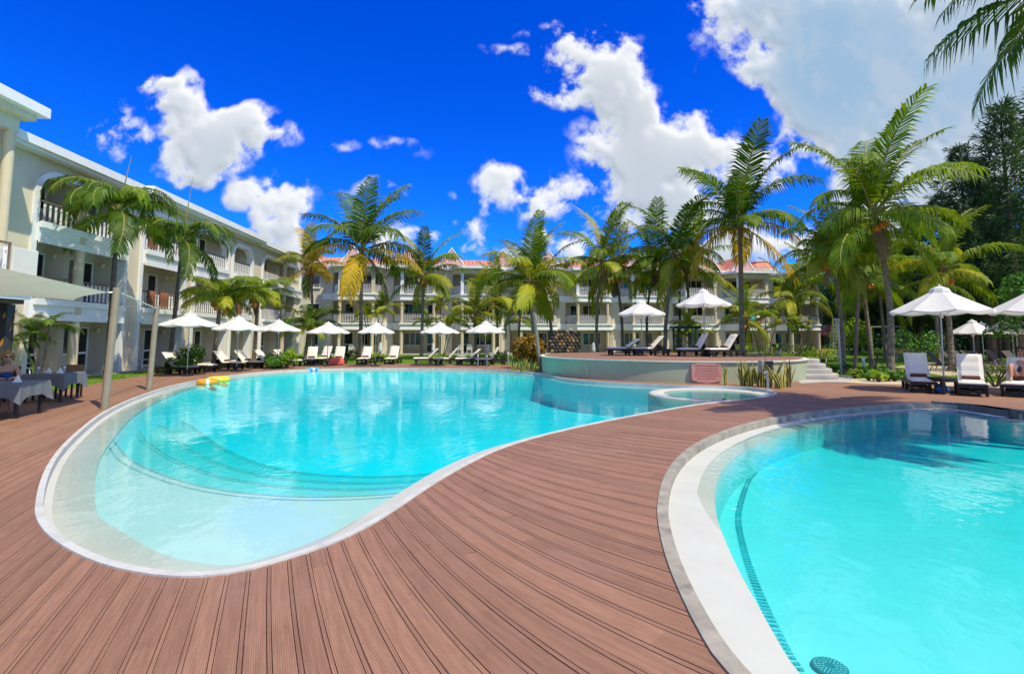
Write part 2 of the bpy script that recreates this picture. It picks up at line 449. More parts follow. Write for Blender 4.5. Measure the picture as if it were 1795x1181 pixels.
# --- ground materials
def grassmat():
    m = bpy.data.materials.new('lawn'); m.use_nodes = True
    nt = m.node_tree; nt.nodes.clear(); q = NG(nt)
    pos = q.n('ShaderNodeNewGeometry').outputs['Position']
    c = q.mix(q.rng(q.noise(pos, 1.1, 8, .7), .35, .65), (.09, .19, .014, 1), (.17, .29, .03, 1))
    c = q.mix(q.rng(q.noise(pos, .45, 6, .7), .60, .72, 0, .6), c, (.25, .21, .09, 1))
    c = q.mix(q.rng(q.noise(pos, 40, 3, .7), .4, .7, 0, .5), c, (.035, .08, .01, 1))
    b = q.n('ShaderNodeBsdfPrincipled'); q.put(b.inputs['Base Color'], c); b.inputs['Roughness'].default_value = .9; b.inputs['Specular IOR Level'].default_value = .1
    bp = q.n('ShaderNodeBump'); bp.inputs['Strength'].default_value = .8; bp.inputs['Distance'].default_value = .05
    q.put(bp.inputs['Height'], q.noise(pos, 30, 5, .7)); q.put(b.inputs['Normal'], bp.outputs[0])
    nt.links.new(b.outputs[0], q.n('ShaderNodeOutputMaterial').inputs[0])
    return m
LAWN = grassmat()
# the boards run in long bows that fan out to the right: a board is the strip between two lines y + K(x) = const
PSI = 0.325; FW_ = 0.80                                   # board pitch along y, share of the wide board
def KX(x): return 1.5*x-1.04*math.log(math.cosh((x+.2)/1.3))
def COT(x): return 1.5-.8*math.tanh((x+.2)/1.3)
def deckmat(name, striped, rot=True):
    m = bpy.data.materials.new(name); m.use_nodes = True
    nt = m.node_tree; nt.nodes.clear(); q = NG(nt)
    pos = q.n('ShaderNodeNewGeometry').outputs['Position']
    sp = q.n('ShaderNodeSeparateXYZ'); q.put(sp.inputs[0], pos); X_, Y_ = sp.outputs[0], sp.outputs[1]
    lc = q.m('LOGARITHM', q.m('COSH', q.m('DIVIDE', q.m('ADD', X_, .2), 1.3)), math.e)
    un = q.m('ADD', Y_, q.m('SUBTRACT', q.m('MULTIPLY', X_, 1.5), q.m('MULTIPLY', lc, 1.04)))
    vn = q.m('SUBTRACT', X_, Y_)
    cv = q.n('ShaderNodeCombineXYZ'); q.put(cv.inputs[0], q.m('MULTIPLY', un, 5)); q.put(cv.inputs[1], q.m('MULTIPLY', vn, .5))
    grain = q.noise(cv.outputs[0], 3, 3, .7)
    c = q.mix(q.rng(grain, .3, .7), (.245, .124, .073, 1), (.322, .172, .105, 1))
    if striped:
        cell = q.m('FLOOR', q.m('DIVIDE', un, PSI))
        wn = q.n('ShaderNodeTexWhiteNoise', noise_dimensions='1D'); q.put(wn.inputs[1], cell); rn = wn.outputs[0]
    else:
        rn = q.n('ShaderNodeObjectInfo').outputs['Random']
    c = q.v('SCALE', c, q.rng(rn, 0, 1, .86, 1.13, False))
    c = q.mix(q.rng(q.noise(pos, .7, 4, .65), .5, .72, 0, .45), c, (.36, .205, .15, 1))       # worn, bleached patches
    c = q.mix(q.rng(q.noise(pos, 2.3, 4, .7), .58, .74, 0, .35), c, (.155, .075, .05, 1))     # foot dirt
    spk = q.rng(q.noise(pos, 55, 1, .8), .70, .78, 0, .5)
    c = q.mix(spk, c, (.42, .30, .25, 1))
    groove = q.m('SINE', q.m('MULTIPLY', un, 2*math.pi/(PSI/12.5)))
    c = q.mix(q.rng(groove, .35, .95, 0, .42), c, (.10, .045, .03, 1))
    h = q.m('MULTIPLY', q.rng(groove, -.2, .9), -1.0)
    if striped:
        fr = q.m('FRACT', q.m('DIVIDE', un, PSI))
        gap = q.m('MAXIMUM', q.rng(q.m('ABSOLUTE', q.m('SUBTRACT', fr, .012)), .0, .025, 1, 0), q.rng(q.m('ABSOLUTE', q.m('SUBTRACT', fr, .83)), .0, .025, 1, 0))
        c = q.mix(q.m('MULTIPLY', gap, .8), c, (.02, .01, .008, 1))
    b = q.n('ShaderNodeBsdfPrincipled'); q.put(b.inputs['Base Color'], c); b.inputs['Roughness'].default_value = .62; b.inputs['Specular IOR Level'].default_value = .35
    bp = q.n('ShaderNodeBump'); bp.inputs['Strength'].default_value = .35; bp.inputs['Distance'].default_value = .003
    q.put(bp.inputs['Height'], h); q.put(b.inputs['Normal'], bp.outputs[0])
    nt.links.new(b.outputs[0], q.n('ShaderNodeOutputMaterial').inputs[0])
    return m
DECK = deckmat('deck_board', False); DECKF = deckmat('deck_far', True)
SUB = M('deck_shadow_gap', (.03, .02, .016), .9, .2, 3)

DECKOUT = [(-17, -4), (-17, 8), (-16.2, 12.5)] + [tuple(G(u, v)[:2]) for u, v in ((112,684),(180,669),(260,656),(330,649),(400,644),(500,639.5),(600,637.5),(720,637),(850,637.5),(905,640),(948,648))] + [(3.0, 27.5), (11.0, 27.0), (13.2, 23.0)] + [tuple(G(u, v)[:2]) for u, v in ((1405,672),(1440,669.5),(1480,670.5),(1520,672),(1590,674),(1660,676),(1795,682))] + [(19, 16.5), (19, -4)]
big = [(-400,-120),(500,-120),(500,900),(-400,900)]
dk = [(p[0], p[1]) for p in DECKOUT]
gnd = sheet('ground', big, [dk], -0.012, LAWN); tag(gnd, kind='structure')
sub = sheet('deck_bed', dk, [[tuple(p) for p in inset(O1, .03)], [tuple(p) for p in inset(O2, .03)]], -0.045, SUB); tag(sub, kind='structure')
# --- deck: boards near the camera one by one, the far deck as one sheet
NX0, NX1, NY0, NY1 = -7.0, 8.2, -0.6, 9.6
GF = .032                                                # gap as a share of the pitch
def make_deck():
    vs = []; es = []
    def loop(pts):
        o = len(vs); vs.extend(Vector((p[0], p[1])) for p in pts)
        es.extend((o+i, o+(i+1) % len(pts)) for i in range(len(pts)))
    def line(psi):
        last = None; x = NX0
        while x <= NX1:
            y = psi-KX(x)
            if NY0 < y < NY1 and x*x+y*y < 150:
                vs.append(Vector((x, y)))
                if last is not None: es.append((last, len(vs)-1))
                last = len(vs)-1
            else: last = None
            x += .16
    loop(dk); o1 = O1; o2 = O2; loop(o1); loop(o2)
    k0 = int((NY0+KX(NX0))/PSI); k1 = int((NY1+KX(NX1))/PSI)+1
    joints = {}
    rr = random.Random(5)
    for k in range(k0, k1):
        for fr in (GF, FW_+GF*.5, FW_+GF*1.5, 1.0): line((k+fr)*PSI)
        js = []; x = NX0+rr.uniform(0, 1.6)
        while x < NX1:
            y = k*PSI-KX(x)
            if NY0+.4 < y < NY1-.4:
                th = math.atan2(1, COT(x)); w = FW_*PSI*math.sin(th); n_ = Vector((math.cos(th), math.sin(th))); t_ = Vector((math.sin(th), -math.cos(th)))
                js.append((x, w*n_.x))
                a = Vector((x, (k+GF)*PSI-KX(x)))
                for d in (0, .005):
                    o = len(vs); vs.extend((a+t_*d, a+t_*d+n_*(w*(1-GF/FW_*.5)))); es.append((o, o+1))
            x += rr.uniform(1.5, 1.9)
        joints[k] = js
    v, e, f, *_ = delaunay_2d_cdt(vs, es, [], 0, 1e-5)
    groups = {}; far = []
    P1t = [tuple(p) for p in o1]; P2t = [tuple(p) for p in o2]
    for t in f:
        c = sum((v[i] for i in t), Vector((0, 0)))/len(t)
        if not inpoly(c.x, c.y, dk) or inpoly(c.x, c.y, P1t) or inpoly(c.x, c.y, P2t): continue
        t = list(t)
        if (v[t[1]]-v[t[0]]).cross(v[t[2]]-v[t[0]]) < 0: t.reverse()
        if not (NX0 < c.x < NX1 and NY0 < c.y < NY1 and c.length_squared < 148): far.append(t); continue
        q = (c.y+KX(c.x))/PSI; k = math.floor(q); fr = q-k
        if GF < fr < FW_+GF*.5:
            js = joints.get(k, ()); f_ = fr/FW_
            if any(j+d*f_ < c.x < j+d*f_+.005*.55 for j, d in js): continue
            groups.setdefault((k, 0, sum(1 for j, d in js if c.x > j+d*f_)), []).append(t)
        elif fr > FW_+GF*1.5: groups.setdefault((k, 1, 0), []).append(t)
    # boards cut in two by a pool become two boards
    pieces = []
    for key, ts in groups.items():
        par = {}
        def find(a):
            while par.setdefault(a, a) != a: a = par[a]
            return a
        for t in ts:
            for i in t[1:]: par[find(i)] = find(t[0])
        comp = {}
        for t in ts: comp.setdefault(find(t[0]), []).append(t)
        for ts2 in comp.values():
            ar = 0
            for t in ts2:
                a = abs((v[t[1]]-v[t[0]]).cross(v[t[2]]-v[t[0]]))/2
                c = sum((v[i] for i in t), Vector((0, 0)))/len(t)
                d = c.length
                ar += a/max(d, 2.0)**3 * (1 if (c.y > .8 and abs(c.x) < 1.2*c.y+.8) else .02)
            pieces.append((ar, key[1], ts2))
    pieces.sort(key=lambda q: -q[0])
    root = thing('wooden_deck', 'red-brown grooved composite decking laid around both pools', 'deck')
    def brd(mb, ts, z):
        used = sorted({i for t in ts for i in t}); ix = {i: n for n, i in enumerate(used)}
        cnt = {}
        for t in ts:
            for a, b in zip(t, t[1:]+t[:1]): cnt[(a, b)] = 1
        top = [(v[i].x, v[i].y, z) for i in used]; bot = [(v[i].x, v[i].y, z-.024) for i in used]; n = len(used)
        fs = [tuple(ix[i] for i in t) for t in ts]
        fs += [(ix[b], ix[a], n+ix[a], n+ix[b]) for (a, b) in cnt if (b, a) not in cnt]
        mb.add(top+bot, fs)
    rest = MB()
    nw = 0
    for ar, kind, ts in pieces:
        dz = rr.uniform(-.0012, .0012)
        if nw < 295:
            mb = MB(); brd(mb, ts, dz); mb.build('deck_board' if kind == 0 else 'deck_strip', DECK, root); nw += 1
        else: brd(rest, ts, dz)
    o = rest.build('deck_boards_beyond', DECKF, root); o['kind'] = 'stuff'
    mb = MB(); mb.add([(p.x, p.y, -.002) for p in v], far)
    o = mb.build('far_decking', DECKF, root); o['kind'] = 'stuff'
    return root
make_deck()

# --- pool basins
def watermat():
    m = bpy.data.materials.new('pool_water'); m.use_nodes = True
    nt = m.node_tree; nt.nodes.clear(); q = NG(nt)
    pos = q.n('ShaderNodeNewGeometry').outputs['Position']
    st = q.v('MULTIPLY', pos, (1, .8, 1))
    h = q.m('ADD', q.m('MULTIPLY', q.noise(st, 2.0, 2, .5, .4), .75), q.m('MULTIPLY', q.noise(st, 6.5, 2, .5, .3), .30))
    wind = q.rng(q.noise(pos, .16, 3, .5), .40, .62, .30, 1.0)
    bp_ = q.n('ShaderNodeBump'); bp_.inputs['Distance'].default_value = .05
    q.put(bp_.inputs['Strength'], q.m('MULTIPLY', wind, .42)); q.put(bp_.inputs['Height'], h)
    fr = q.n('ShaderNodeFresnel'); fr.inputs[0].default_value = 1.33; q.put(fr.inputs[1], bp_.outputs[0])
    tr = q.n('ShaderNodeBsdfTransparent'); tr.inputs[0].default_value = (.97, .995, 1, 1)
    gl = q.n('ShaderNodeBsdfGlossy'); gl.inputs['Roughness'].default_value = .015; q.put(gl.inputs['Normal'], bp_.outputs[0])
    mx = q.n('ShaderNodeMixShader'); q.put(mx.inputs[0], q.m('MINIMUM', fr.outputs[0], .5)); nt.links.new(tr.outputs[0], mx.inputs[1]); nt.links.new(gl.outputs[0], mx.inputs[2])
    va = q.n('ShaderNodeVolumeAbsorption'); va.inputs[0].default_value = (.0, .978, .996, 1); va.inputs[1].default_value = 1.0
    out = q.n('ShaderNodeOutputMaterial')
    nt.links.new(mx.outputs[0], out.inputs[0]); nt.links.new(va.outputs[0], out.inputs[1])
    return m
WATER = watermat()
ZW = -0.090
def basin(name, O, W, cw, depth, label, zin, cmat):
    A0 = O; A1 = inset(O, cw); A2 = inset(O, [cw+w for w in W])
    root = thing(name, label, 'pool')
    n = len(O); drop = []
    for i in range(n):          # the rim lies lower than the deck on the far side, flush with it on the near side
        t = (O[(i+2) % n]-O[i-2]).normalized(); nr = Vector((t.y, -t.x))
        s_ = nr.dot(O[i].normalized()); base = -.004-.11*min(1, max(0, s_*1.6+.35))
        drop.append(min(base, -.004-.078*min(1, max(0, (-O[i].x-.6)/1.2))) if depth > 1 else base)
    for _ in range(6): drop = [(drop[i-1]+drop[i]*2+drop[(i+1) % n])/4 for i in range(n)]
    c = MB(); ring(c, A0, A1, .014, .014); ring(c, inset(O, -.012), A0, -.04, .014); ring(c, A1, inset(O, cw+.004), .014, drop)
    c.build('coping', cmat, root)
    c = MB(); inz = [d-.05 for d in drop]; ring(c, inset(O, cw+.004), A2, drop, inz); c.build('white_rim', PLASTER, root)
    slope = [(1.6 if (p.y > 17 and p.x < 1.0) else .9 if (p.x < -2.5 and p.y > 9) else .05) if depth > 1 else .01 for p in A2]
    for _ in range(40): slope = [(slope[i-1]+slope[i]*2+slope[(i+1) % n])/4 for i in range(n)]
    A3 = inset(A2, slope)
    c = MB(); ring(c, A2, A2, inz, -.185); ring(c, A2, A3, -.185, -depth); c.build('pool_wall', DEEPB if depth > 1 else BASIN, root)
    c = MB(); bb = inset(O, -.3); c.add([(p.x, p.y, -depth) for p in bb], [tuple(range(len(bb)))]); c.build('pool_floor', DEEPB if depth > 1 else BASIN, root)
    mid = inset(O, [cw+w*zin for w in W])
    w = MB(); w.prism([(p.x, p.y) for p in mid], -depth-.1, ZW)
    wo_ = w.build('pool_water', WATER); tag(wo_, kind='structure')
    return root, A2
pool1, INN1 = basin('swimming_pool', O1, W1, .06, 1.25, 'large free-form swimming pool with white sloping beach end on the left', .03, M('pale_coping', (.50, .50, .46), .8, .2, 3, .3, 25, stain=(3, .55, (.25, .25, .22), .6)))
pool2, INN2 = basin('wading_pool', O2, W2, .10, .62, 'smaller pale turquoise pool with stone rim in the right foreground', .6, STONE)
# steps in the beach end
STEPS = [(-.19, [(165,800),(196,772),(232,806),(300,836),(380,856),(460,866),(560,870),(670,866),(760,856)]),
         (-.40, [(195,770),(236,752),(262,776),(320,810),(400,836),(480,849),(560,855),(650,856),(740,848),(800,838)]),
         (-.58, [(250,740),(290,748),(340,790),(420,822),(500,838),(600,845),(700,844),(790,834),(840,825)]),
         (-.80, [(300,730),(335,745),(372,772),(440,806),(520,826),(610,834),(710,833),(810,822),(870,812)])]
for k, (z, cv) in enumerate(STEPS):
    cur = [q[0] for q in catmull([tuple(G(u, v, z)[:2]) for u, v in cv], False, .12)]
    back = [(-.2, 5.6), (-.5, 2.6), (-5.2, 2.6), (-7.5, 5), (-9.5, 9)]
    mb = MB(); mb.prism([tuple(p) for p in cur] + back, z-.3, z)
    mb.build('pool_step', BASIN, pool1)
    t = MB(); n = len(cur)
    off = []
    for i in range(n):
        d = (cur[min(i+1, n-1)]-cur[max(i-1, 0)]).normalized(); off.append(Vector((-d.y, d.x)))
    sgn = 1 if (cur[n//2]+off[n//2]-Vector((-3, 3))).length < (cur[n//2]-off[n//2]-Vector((-3, 3))).length else -1
    for a, b in ((0, .035), (.08, .10)) if k else ((0, .035), (.13, .155)):
        t.add([(*(cur[i]+off[i]*sgn*a), z+.004) for i in range(n)] + [(*(cur[i]+off[i]*sgn*b), z+.004) for i in range(n)], [(i, i+1, n+i+1, n+i) if sgn > 0 else (i+1, i, n+i, n+i+1) for i in range(n-1)])
    t.build('tile_line', M('pale_mosaic', (.30, .50, .50), .4, .3, 9), pool1)
# mosaic line on the floor of the right pool, laid tile by tile, and its round drain
LINE2 = [(1425,1230),(1405,1181),(1382,1145),(1347,1075),(1316,1000),(1299,942),(1294,907),(1301,872),(1316,836),(1343,810),(1382,784),(1435,766),(1497,750),(1563,742),(1640,738),(1720,742),(1790,752)]
cur = [q[0] for q in catmull([tuple(G(u, v, -.61)[:2]) for u, v in LINE2], False, .03)]
tm = MB().box(-.017, .017, -.017, .017, 0, .006).mesh('mosaic_tile', TILEB)
acc = 0; last = cur[0]; ntile = 0; rest = MB()
for i in range(1, len(cur)):
    acc += (cur[i]-last).length; last = cur[i]
    if acc >= .041:
        acc = 0; d = (cur[i]-cur[i-1]).normalized(); a = math.atan2(d.y, d.x); nrm = Vector((-d.y, d.x))
        for s in (-.02, .02):
            p = cur[i]+nrm*s
            if ntile < 280:
                ob('mosaic_tile', tm, pool2, (p.x, p.y, -.618), (0, 0, a)); ntile += 1
            else: rest.box(-.017, .017, -.017, .017, 0, .006, Matrix.Translation((p.x, p.y, -.618)) @ Matrix.Rotation(a, 4, 'Z'))
if rest.v: rest.build('mosaic_tiles_beyond', TILEB, pool2)['kind'] = 'stuff'
DRN = M('drain_teal', (.02, .17, .19), .5, .2, 8)
dc = G(1455, 1168, -.6)
mb = MB(); mb.lathe([(.02, 0), (.115, 0), (.115, .02), (.105, .026), (.02, .026)], 40)
dr = mb.build('drain_grate', DRN, pool2, loc=(dc.x, dc.y, -.618))
mb = MB()
for rr_, n_ in ((.045, 12), (.070, 20), (.094, 28)):
    for k in range(n_):
        a = 2*math.pi*k/n_
        mb.box(-.0085, .0085, -.0028, .0028, .0262, .0285, Matrix.Rotation(a, 4, 'Z') @ Matrix.Translation((rr_, 0, 0)))
mb.build('drain_slots', M('slot_pale', (.5, .62, .62), .6), dr)
# raised dark kerb and white overflow grating on the far side of the right pool
seg = [p for p in O2 if p.y > 9.0 and p.x > G(1618, 706).x and p.x < 14.5]
seg.sort(key=lambda p: p.x)
ins = [Vector((p.x, p.y)) for p in seg]
def offs(P, d):
    out = []
    for i in range(len(P)):
        t = (P[min(i+1, len(P)-1)]-P[max(i-1, 0)]).normalized(); out.append(P[i]+Vector((t.y, -t.x))*d)
    return out
kb = MB(); a_, b_ = offs(ins, -.13), offs(ins, .12); n = len(ins)
kb.prism([tuple(p) for p in a_+b_[::-1]], -.1, .06)
ko = kb.build('stone_kerb', M('dark_kerb', (.11, .115, .105), .85, .3, 3, .4, 20), pool2)
gm = MB().box(-.008, .008, -.07, .07, 0, .02).mesh('grate_bar', WHITE)
path = offs(ins, .21); acc = 0
for i in range(1, n):
    L_ = (path[i]-path[i-1]).length; d = (path[i]-path[i-1]).normalized(); a = math.atan2(d.y, d.x)
    m_ = max(1, int(L_/.036))
    for j in range(m_):
        p = path[i-1]+d*(L_*j/m_); acc += 1
        if acc < 150: ob('grate_bar', gm, pool2, (p.x, p.y, -.11), (0, 0, a))
# --- whirlpool ring
jc = Vector((6.35, 16.6))
wp = thing('whirlpool', 'round white whirlpool basin at the shallow right end of the large pool', 'whirlpool', (jc.x, jc.y, 0))
mb = MB(); prof = [(1.32, -1.2), (1.32, -.19), (1.36, -.095), (1.86, -.070), (1.95, -.105), (1.95, -1.2)]
n = 56; vs = [(r*math.cos(2*math.pi*k/n)*1.0, r*math.sin(2*math.pi*k/n), z) for r, z in prof for k in range(n)]
mb.add(vs, [(i*n+k, (i+1)*n+k, (i+1)*n+(k+1)%n, i*n+(k+1)%n)[::-1] for i in range(len(prof)-1) for k in range(n)])
mb.build('ring_seat', PLASTER, wp, smooth=True)
MB().lathe([(.01, -.62), (1.33, -.62), (1.33, -.6), (.01, -.6)], 40).build('basin_floor', BASIN, wp)
MB().ball((-.25, -1.6, -.10), .06, 8).build('jet_cap', BLACK, wp)

# ------------------------------------------------------------------ raised terrace
TER = [(1.45,25.6),(1.75,23.9),(2.6,22.2),(4.2,20.75),(6.2,19.75),(8.2,19.45),(10.2,19.9),(11.8,21.0),(12.9,22.6),(13.3,24.5),(13.0,27.5),(11.5,30.0),(8,31.2),(4,31),(2.0,28.6)]
tp = [tuple(q[0]) for q in catmull(TER, True, .25)]
TZ = .80
ter = thing('raised_terrace', 'raised round sun terrace with pale green rendered wall above the pool', 'terrace', (7.3, 24.5, 0))
loc = lambda pts: [(p[0]-7.3, p[1]-24.5) for p in pts]
tin = [Vector(p) for p in tp]
if sum(tin[i].x*tin[(i+1)%len(tin)].y-tin[(i+1)%len(tin)].x*tin[i].y for i in range(len(tin))) < 0: tin.reverse()
TERW = M('terrace_render', (.34, .38, .25), .8, .1, .8, .12, 25, stain=(.9, .55, (.34, .31, .21), .6))
MB().prism(loc(inset(tin, .03)), -.3, TZ-.03).build('terrace_wall', TERW, ter)
MB().prism(loc(inset(tin, -.035)), TZ-.03, TZ+.02).build('terrace_edge', M('edge_cream', (.62, .60, .50), .8, .1, 3), ter)
MB().prism(loc(inset(tin, .16)), TZ-.02, TZ+.03).build('terrace_decking', DECKF, ter)
MB().prism(loc(inset(tin, -.14)), -.4, -.085).build('wall_foot', PLASTER, ter)
# round concrete steps at the right end of the terrace
sc = thing('concrete_steps', 'rounded grey concrete steps at the right end of the terrace', 'steps', (12.75, 22.7, 0))
for k in range(4):
    r = .60+.25*(3-k); 
    pl = [(.15+r*.82*math.cos(a), r*math.sin(a)) for a in [R(-100+10*i) for i in range(20)]] + [(-.9, r*.9), (-.9, -r*.9)]
    bevel(MB().prism(pl, (.2*k if k == 0 else .2*k-.04), .2*(k+1)).build('step', CONC, sc), .05, 3)
# plaque with the pool rules
pc = G(1238, 668, 0.02)
def wallpt(u): # point on the front wall below the sight line
    d = ray(u, 650); best = None
    for i in range(len(tin)):
        a, b = tin[i], tin[(i+1) % len(tin)]
        den = d.x*(b.y-a.y)-d.y*(b.x-a.x)
        if abs(den) < 1e-9: continue
        s = (d.y*a.x-d.x*a.y)/den
        if 0 <= s <= 1:
            p = a+(b-a)*s
            if p.y > 0 and (best is None or p.y < best[0].y): best = (p, (b-a).normalized())
    return best
wp_, wt = wallpt(1238)
ang = math.atan2(wt.y, wt.x)
pq = thing('rules_plaque', 'pink plaque with swimming pool regulations on the terrace wall', 'plaque', (wp_.x, wp_.y, .07), ang)
hw, hh = .54, .33
sh = [(-hw, .06), (-hw*.9, .03), (-hw*.55, -.03), (0, -.06), (hw*.55, -.03), (hw*.9, .03), (hw, .06), (hw, 2*hh-.06), (hw*.9, 2*hh-.03), (hw*.55, 2*hh+.02), (-hw*.55, 2*hh+.02), (-hw*.9, 2*hh-.03), (-hw, 2*hh-.06)]
mb = MB(); n = len(sh)
mb.add([(x, -.05, z) for x, z in sh]+[(x, .04, z) for x, z in sh], [tuple(range(n)), tuple(range(2*n-1, n-1, -1))]+[(i, n+i, n+(i+1)%n, (i+1)%n) for i in range(n)])
mb.build('plate', M('plaque_pink', (.58, .27, .22), .8, .08, 4), pq)
INK = M('plaque_ink', (.10, .03, .03), .8)
for txt, z, sz in (('SWIMMING POOL REGULATION', .565, .062), ('POOL OPENING HOURS : 08H00 - 19H00', .475, .043), ('PLEASE SHOWER BEFORE USING THE POOL', .385, .043), ('CHILDREN SHOULD BE AT ALL TIMES SUPERVISED', .29, .040), ('DIVING IS STRICTLY FORBIDDEN AROUND THE SWIMMING POOL', .195, .032), ('THANK YOU FOR YOUR COOPERATION', .10, .038)):
    cu = bpy.data.curves.new('lettering', 'FONT'); cu.body = txt; cu.size = sz; cu.align_x = 'CENTER'; cu.extrude = .001; cu.materials.append(INK)
    tmp = bpy.data.objects.new('lettering', cu); COL.objects.link(tmp); bpy.context.view_layer.update()
    me = bpy.data.meshes.new_from_object(tmp.evaluated_get(bpy.context.evaluated_depsgraph_get())); bpy.data.objects.remove(tmp)
    t = ob('lettering', me, pq, (0, -.054, z), (R(90), 0, 0))
# ------------------------------------------------------------------ hotel buildings
FZ = [0.08, 3.20, 6.25]; ROOF = 9.0
def baluster_mesh(h=.80):
    """ornate white casting: two slim bars joined by rosettes"""
    b = MB()
    for s in (-.035, .035): b.box(s-.011, s+.011, -.012, .012, 0, h)
    for z in (.12*h, .82*h): b.lathe([(.02, -.045), (.062, -.02), (.068, 0), (.05, .03), (.02, .05)], 6, (0, 0, z), (1, .45))
    b.box(-.014, .014, -.012, .012, .3*h, .68*h)
    return b.mesh('baluster', WHITE)
BAL = baluster_mesh()
def railing(parent, x0, x1, y, z, single=True, axis=None):
    """rail with balusters from x0 to x1 at depth y (local), or along a segment given as axis=(a,b)"""
    a, b = (Vector((x0, y)), Vector((x1, y))) if axis is None else (Vector(axis[0]), Vector(axis[1]))
    L_ = (b-a).length; d = (b-a)/L_; an = math.atan2(d.y, d.x)
    mt = Matrix.Translation((a.x, a.y, z)) @ Matrix.Rotation(an, 4, 'Z')
    m = MB(); m.box(0, L_, -.035, .035, .92, .98, mt); m.box(0, L_, -.02, .02, .06, .10, mt); m.box(0, .04, -.02, .02, 0, .93, mt); m.box(L_-.04, L_, -.02, .02, 0, .93, mt)
    r = m.build('railing', RAILW, parent)
    n = max(2, int(L_/.245)); k = MB()
    for i in range(n):
        p = a+d*(L_*(i+.5)/n)
        if single: ob('baluster', BAL, r, (p.x, p.y, z+.10), (0, 0, an))
        else:
            mm = Matrix.Translation((p.x, p.y, z+.10)) @ Matrix.Rotation(an, 4, 'Z')
            for s in (-.035, .035): k.box(s-.014, s+.014, -.01, .01, 0, .82, mm)
            for q in (.10, .68): k.box(-.062, .062, -.01, .01, q, q+.07, mm)
            q = L_*.5/n
            k.box(-.006+q, .006+q, -.012, .012, 0, .82, mm)
    if k.v: k.build('balusters', WHITE, r)
    return r
WIN = {}; rw = random.Random(21)
def window(parent, x, y, z, w, h, panes, door=False, curtain=True):
    """white framed window or glazed door on a wall facing -y; frame with each pane inside"""
    f = MB(); t = .065
    f.box(-w/2, w/2, -.07, .01, h-t, h); f.box(-w/2, w/2, -.07, .01, 0, t*(1.6 if door else 1)); f.box(-w/2, -w/2+t, -.07, .01, t, h-t); f.box(w/2-t, w/2, -.07, .01, t, h-t)
    pw = (w-2*t)/panes
    for i in range(1, panes): f.box(-w/2+t+pw*i-t/2, -w/2+t+pw*i+t/2, -.065, .01, t, h-t)
    if door: f.box(-w/2+t, w/2-t, -.065, .01, h*.40, h*.40+.1)
    if not door: f.box(-w/2-.04, w/2+.04, -.12, .01, -.05, 0.0)
    key = (w, h, panes, door)
    if key not in WIN:
        pn = MB(); pn.box(-pw/2+.01, pw/2-.01, -.035, -.02, t+.005, h-t-.005); WIN[key] = (f.mesh('door' if door else 'window', WHITE), pn.mesh('pane', PANE), pn.mesh('pane', CURT))
    o = ob('door' if door else 'window', WIN[key][0], parent, (x, y, z))
    cur_ = rw.random() < .3
    for i in range(panes): ob('pane', WIN[key][2 if cur_ and rw.random() < .7 else 1], o, (-w/2+t+pw*(i+.5), 0, 0))
    return o
def sconce(parent, x, y, z, ax):
    m = MB(); m.lathe([(.02, -.14), (.05, -.08), (.11, .05), (.115, .06), (.02, .06)], 10)
    return m.build('wall_light', M('lamp_glass', (.75, .62, .38), .5), parent, loc=(x, y, z))

RD = 1.25
# ---- left wing: deep balconies behind tall rounded arches
LA = Vector((-18.9, 19.9)); LB = Vector((-20.6, 48.2)); LL = (LB-LA).length
lang = math.atan2((LB-LA).y, (LB-LA).x)
left = thing('hotel_wing', 'long beige three-storey hotel wing with rounded white arches on the left', 'building', (LA.x, LA.y, 0), lang)
bx('back_wall', WALL, left, -1.9, LL, RD, RD+.3, -.1, ROOF)
bx('patio_floor', CONC, left, -1.9, LL+.2, -.55, RD, -.1, .08)
def lx(u):     # distance along the left facade of a sight line
    d = ray(u, 592); e = (LB-LA)/LL
    den = d.x*e.y-d.y*e.x
    s = (d.y*LA.x-d.x*LA.y)/den
    return s
# bays between the pilasters, seen from left to right; the second number tells if a round column splits the bay
EDG = [(lx(40), lx(204), lx(122)), (lx(236), lx(312), None), (lx(331), lx(389), None), (lx(399), lx(433), None), (lx(453), lx(520), lx(491))]
PIL = [(-1.9, EDG[0][0])] + [(EDG[i][1], EDG[i+1][0]) for i in range(4)] + [(EDG[4][1], LL)]
for a, b in PIL:
    bx('pilaster', WALL, left, a, b, -.10, RD-.01, -.1, ROOF)
    m_ = (a+b)/2
def archpanel(a, b, ztop, drop, rad):
    """wall above a rounded opening, and the white moulding that runs down both sides to the ground"""
    pts = [(a, ztop-drop-rad)]
    for i in range(9):
        t = R(180-10*i*9/8.0); pts.append((a+rad+rad*math.cos(t), ztop-drop-rad+rad*math.sin(t)))
    for i in range(9):
        t = R(90-10*i*9/8.0); pts.append((b-rad+rad*math.cos(t), ztop-drop-rad+rad*math.sin(t)))
    pts.append((b, ztop-drop-rad))
    return pts
zt = ROOF-.15
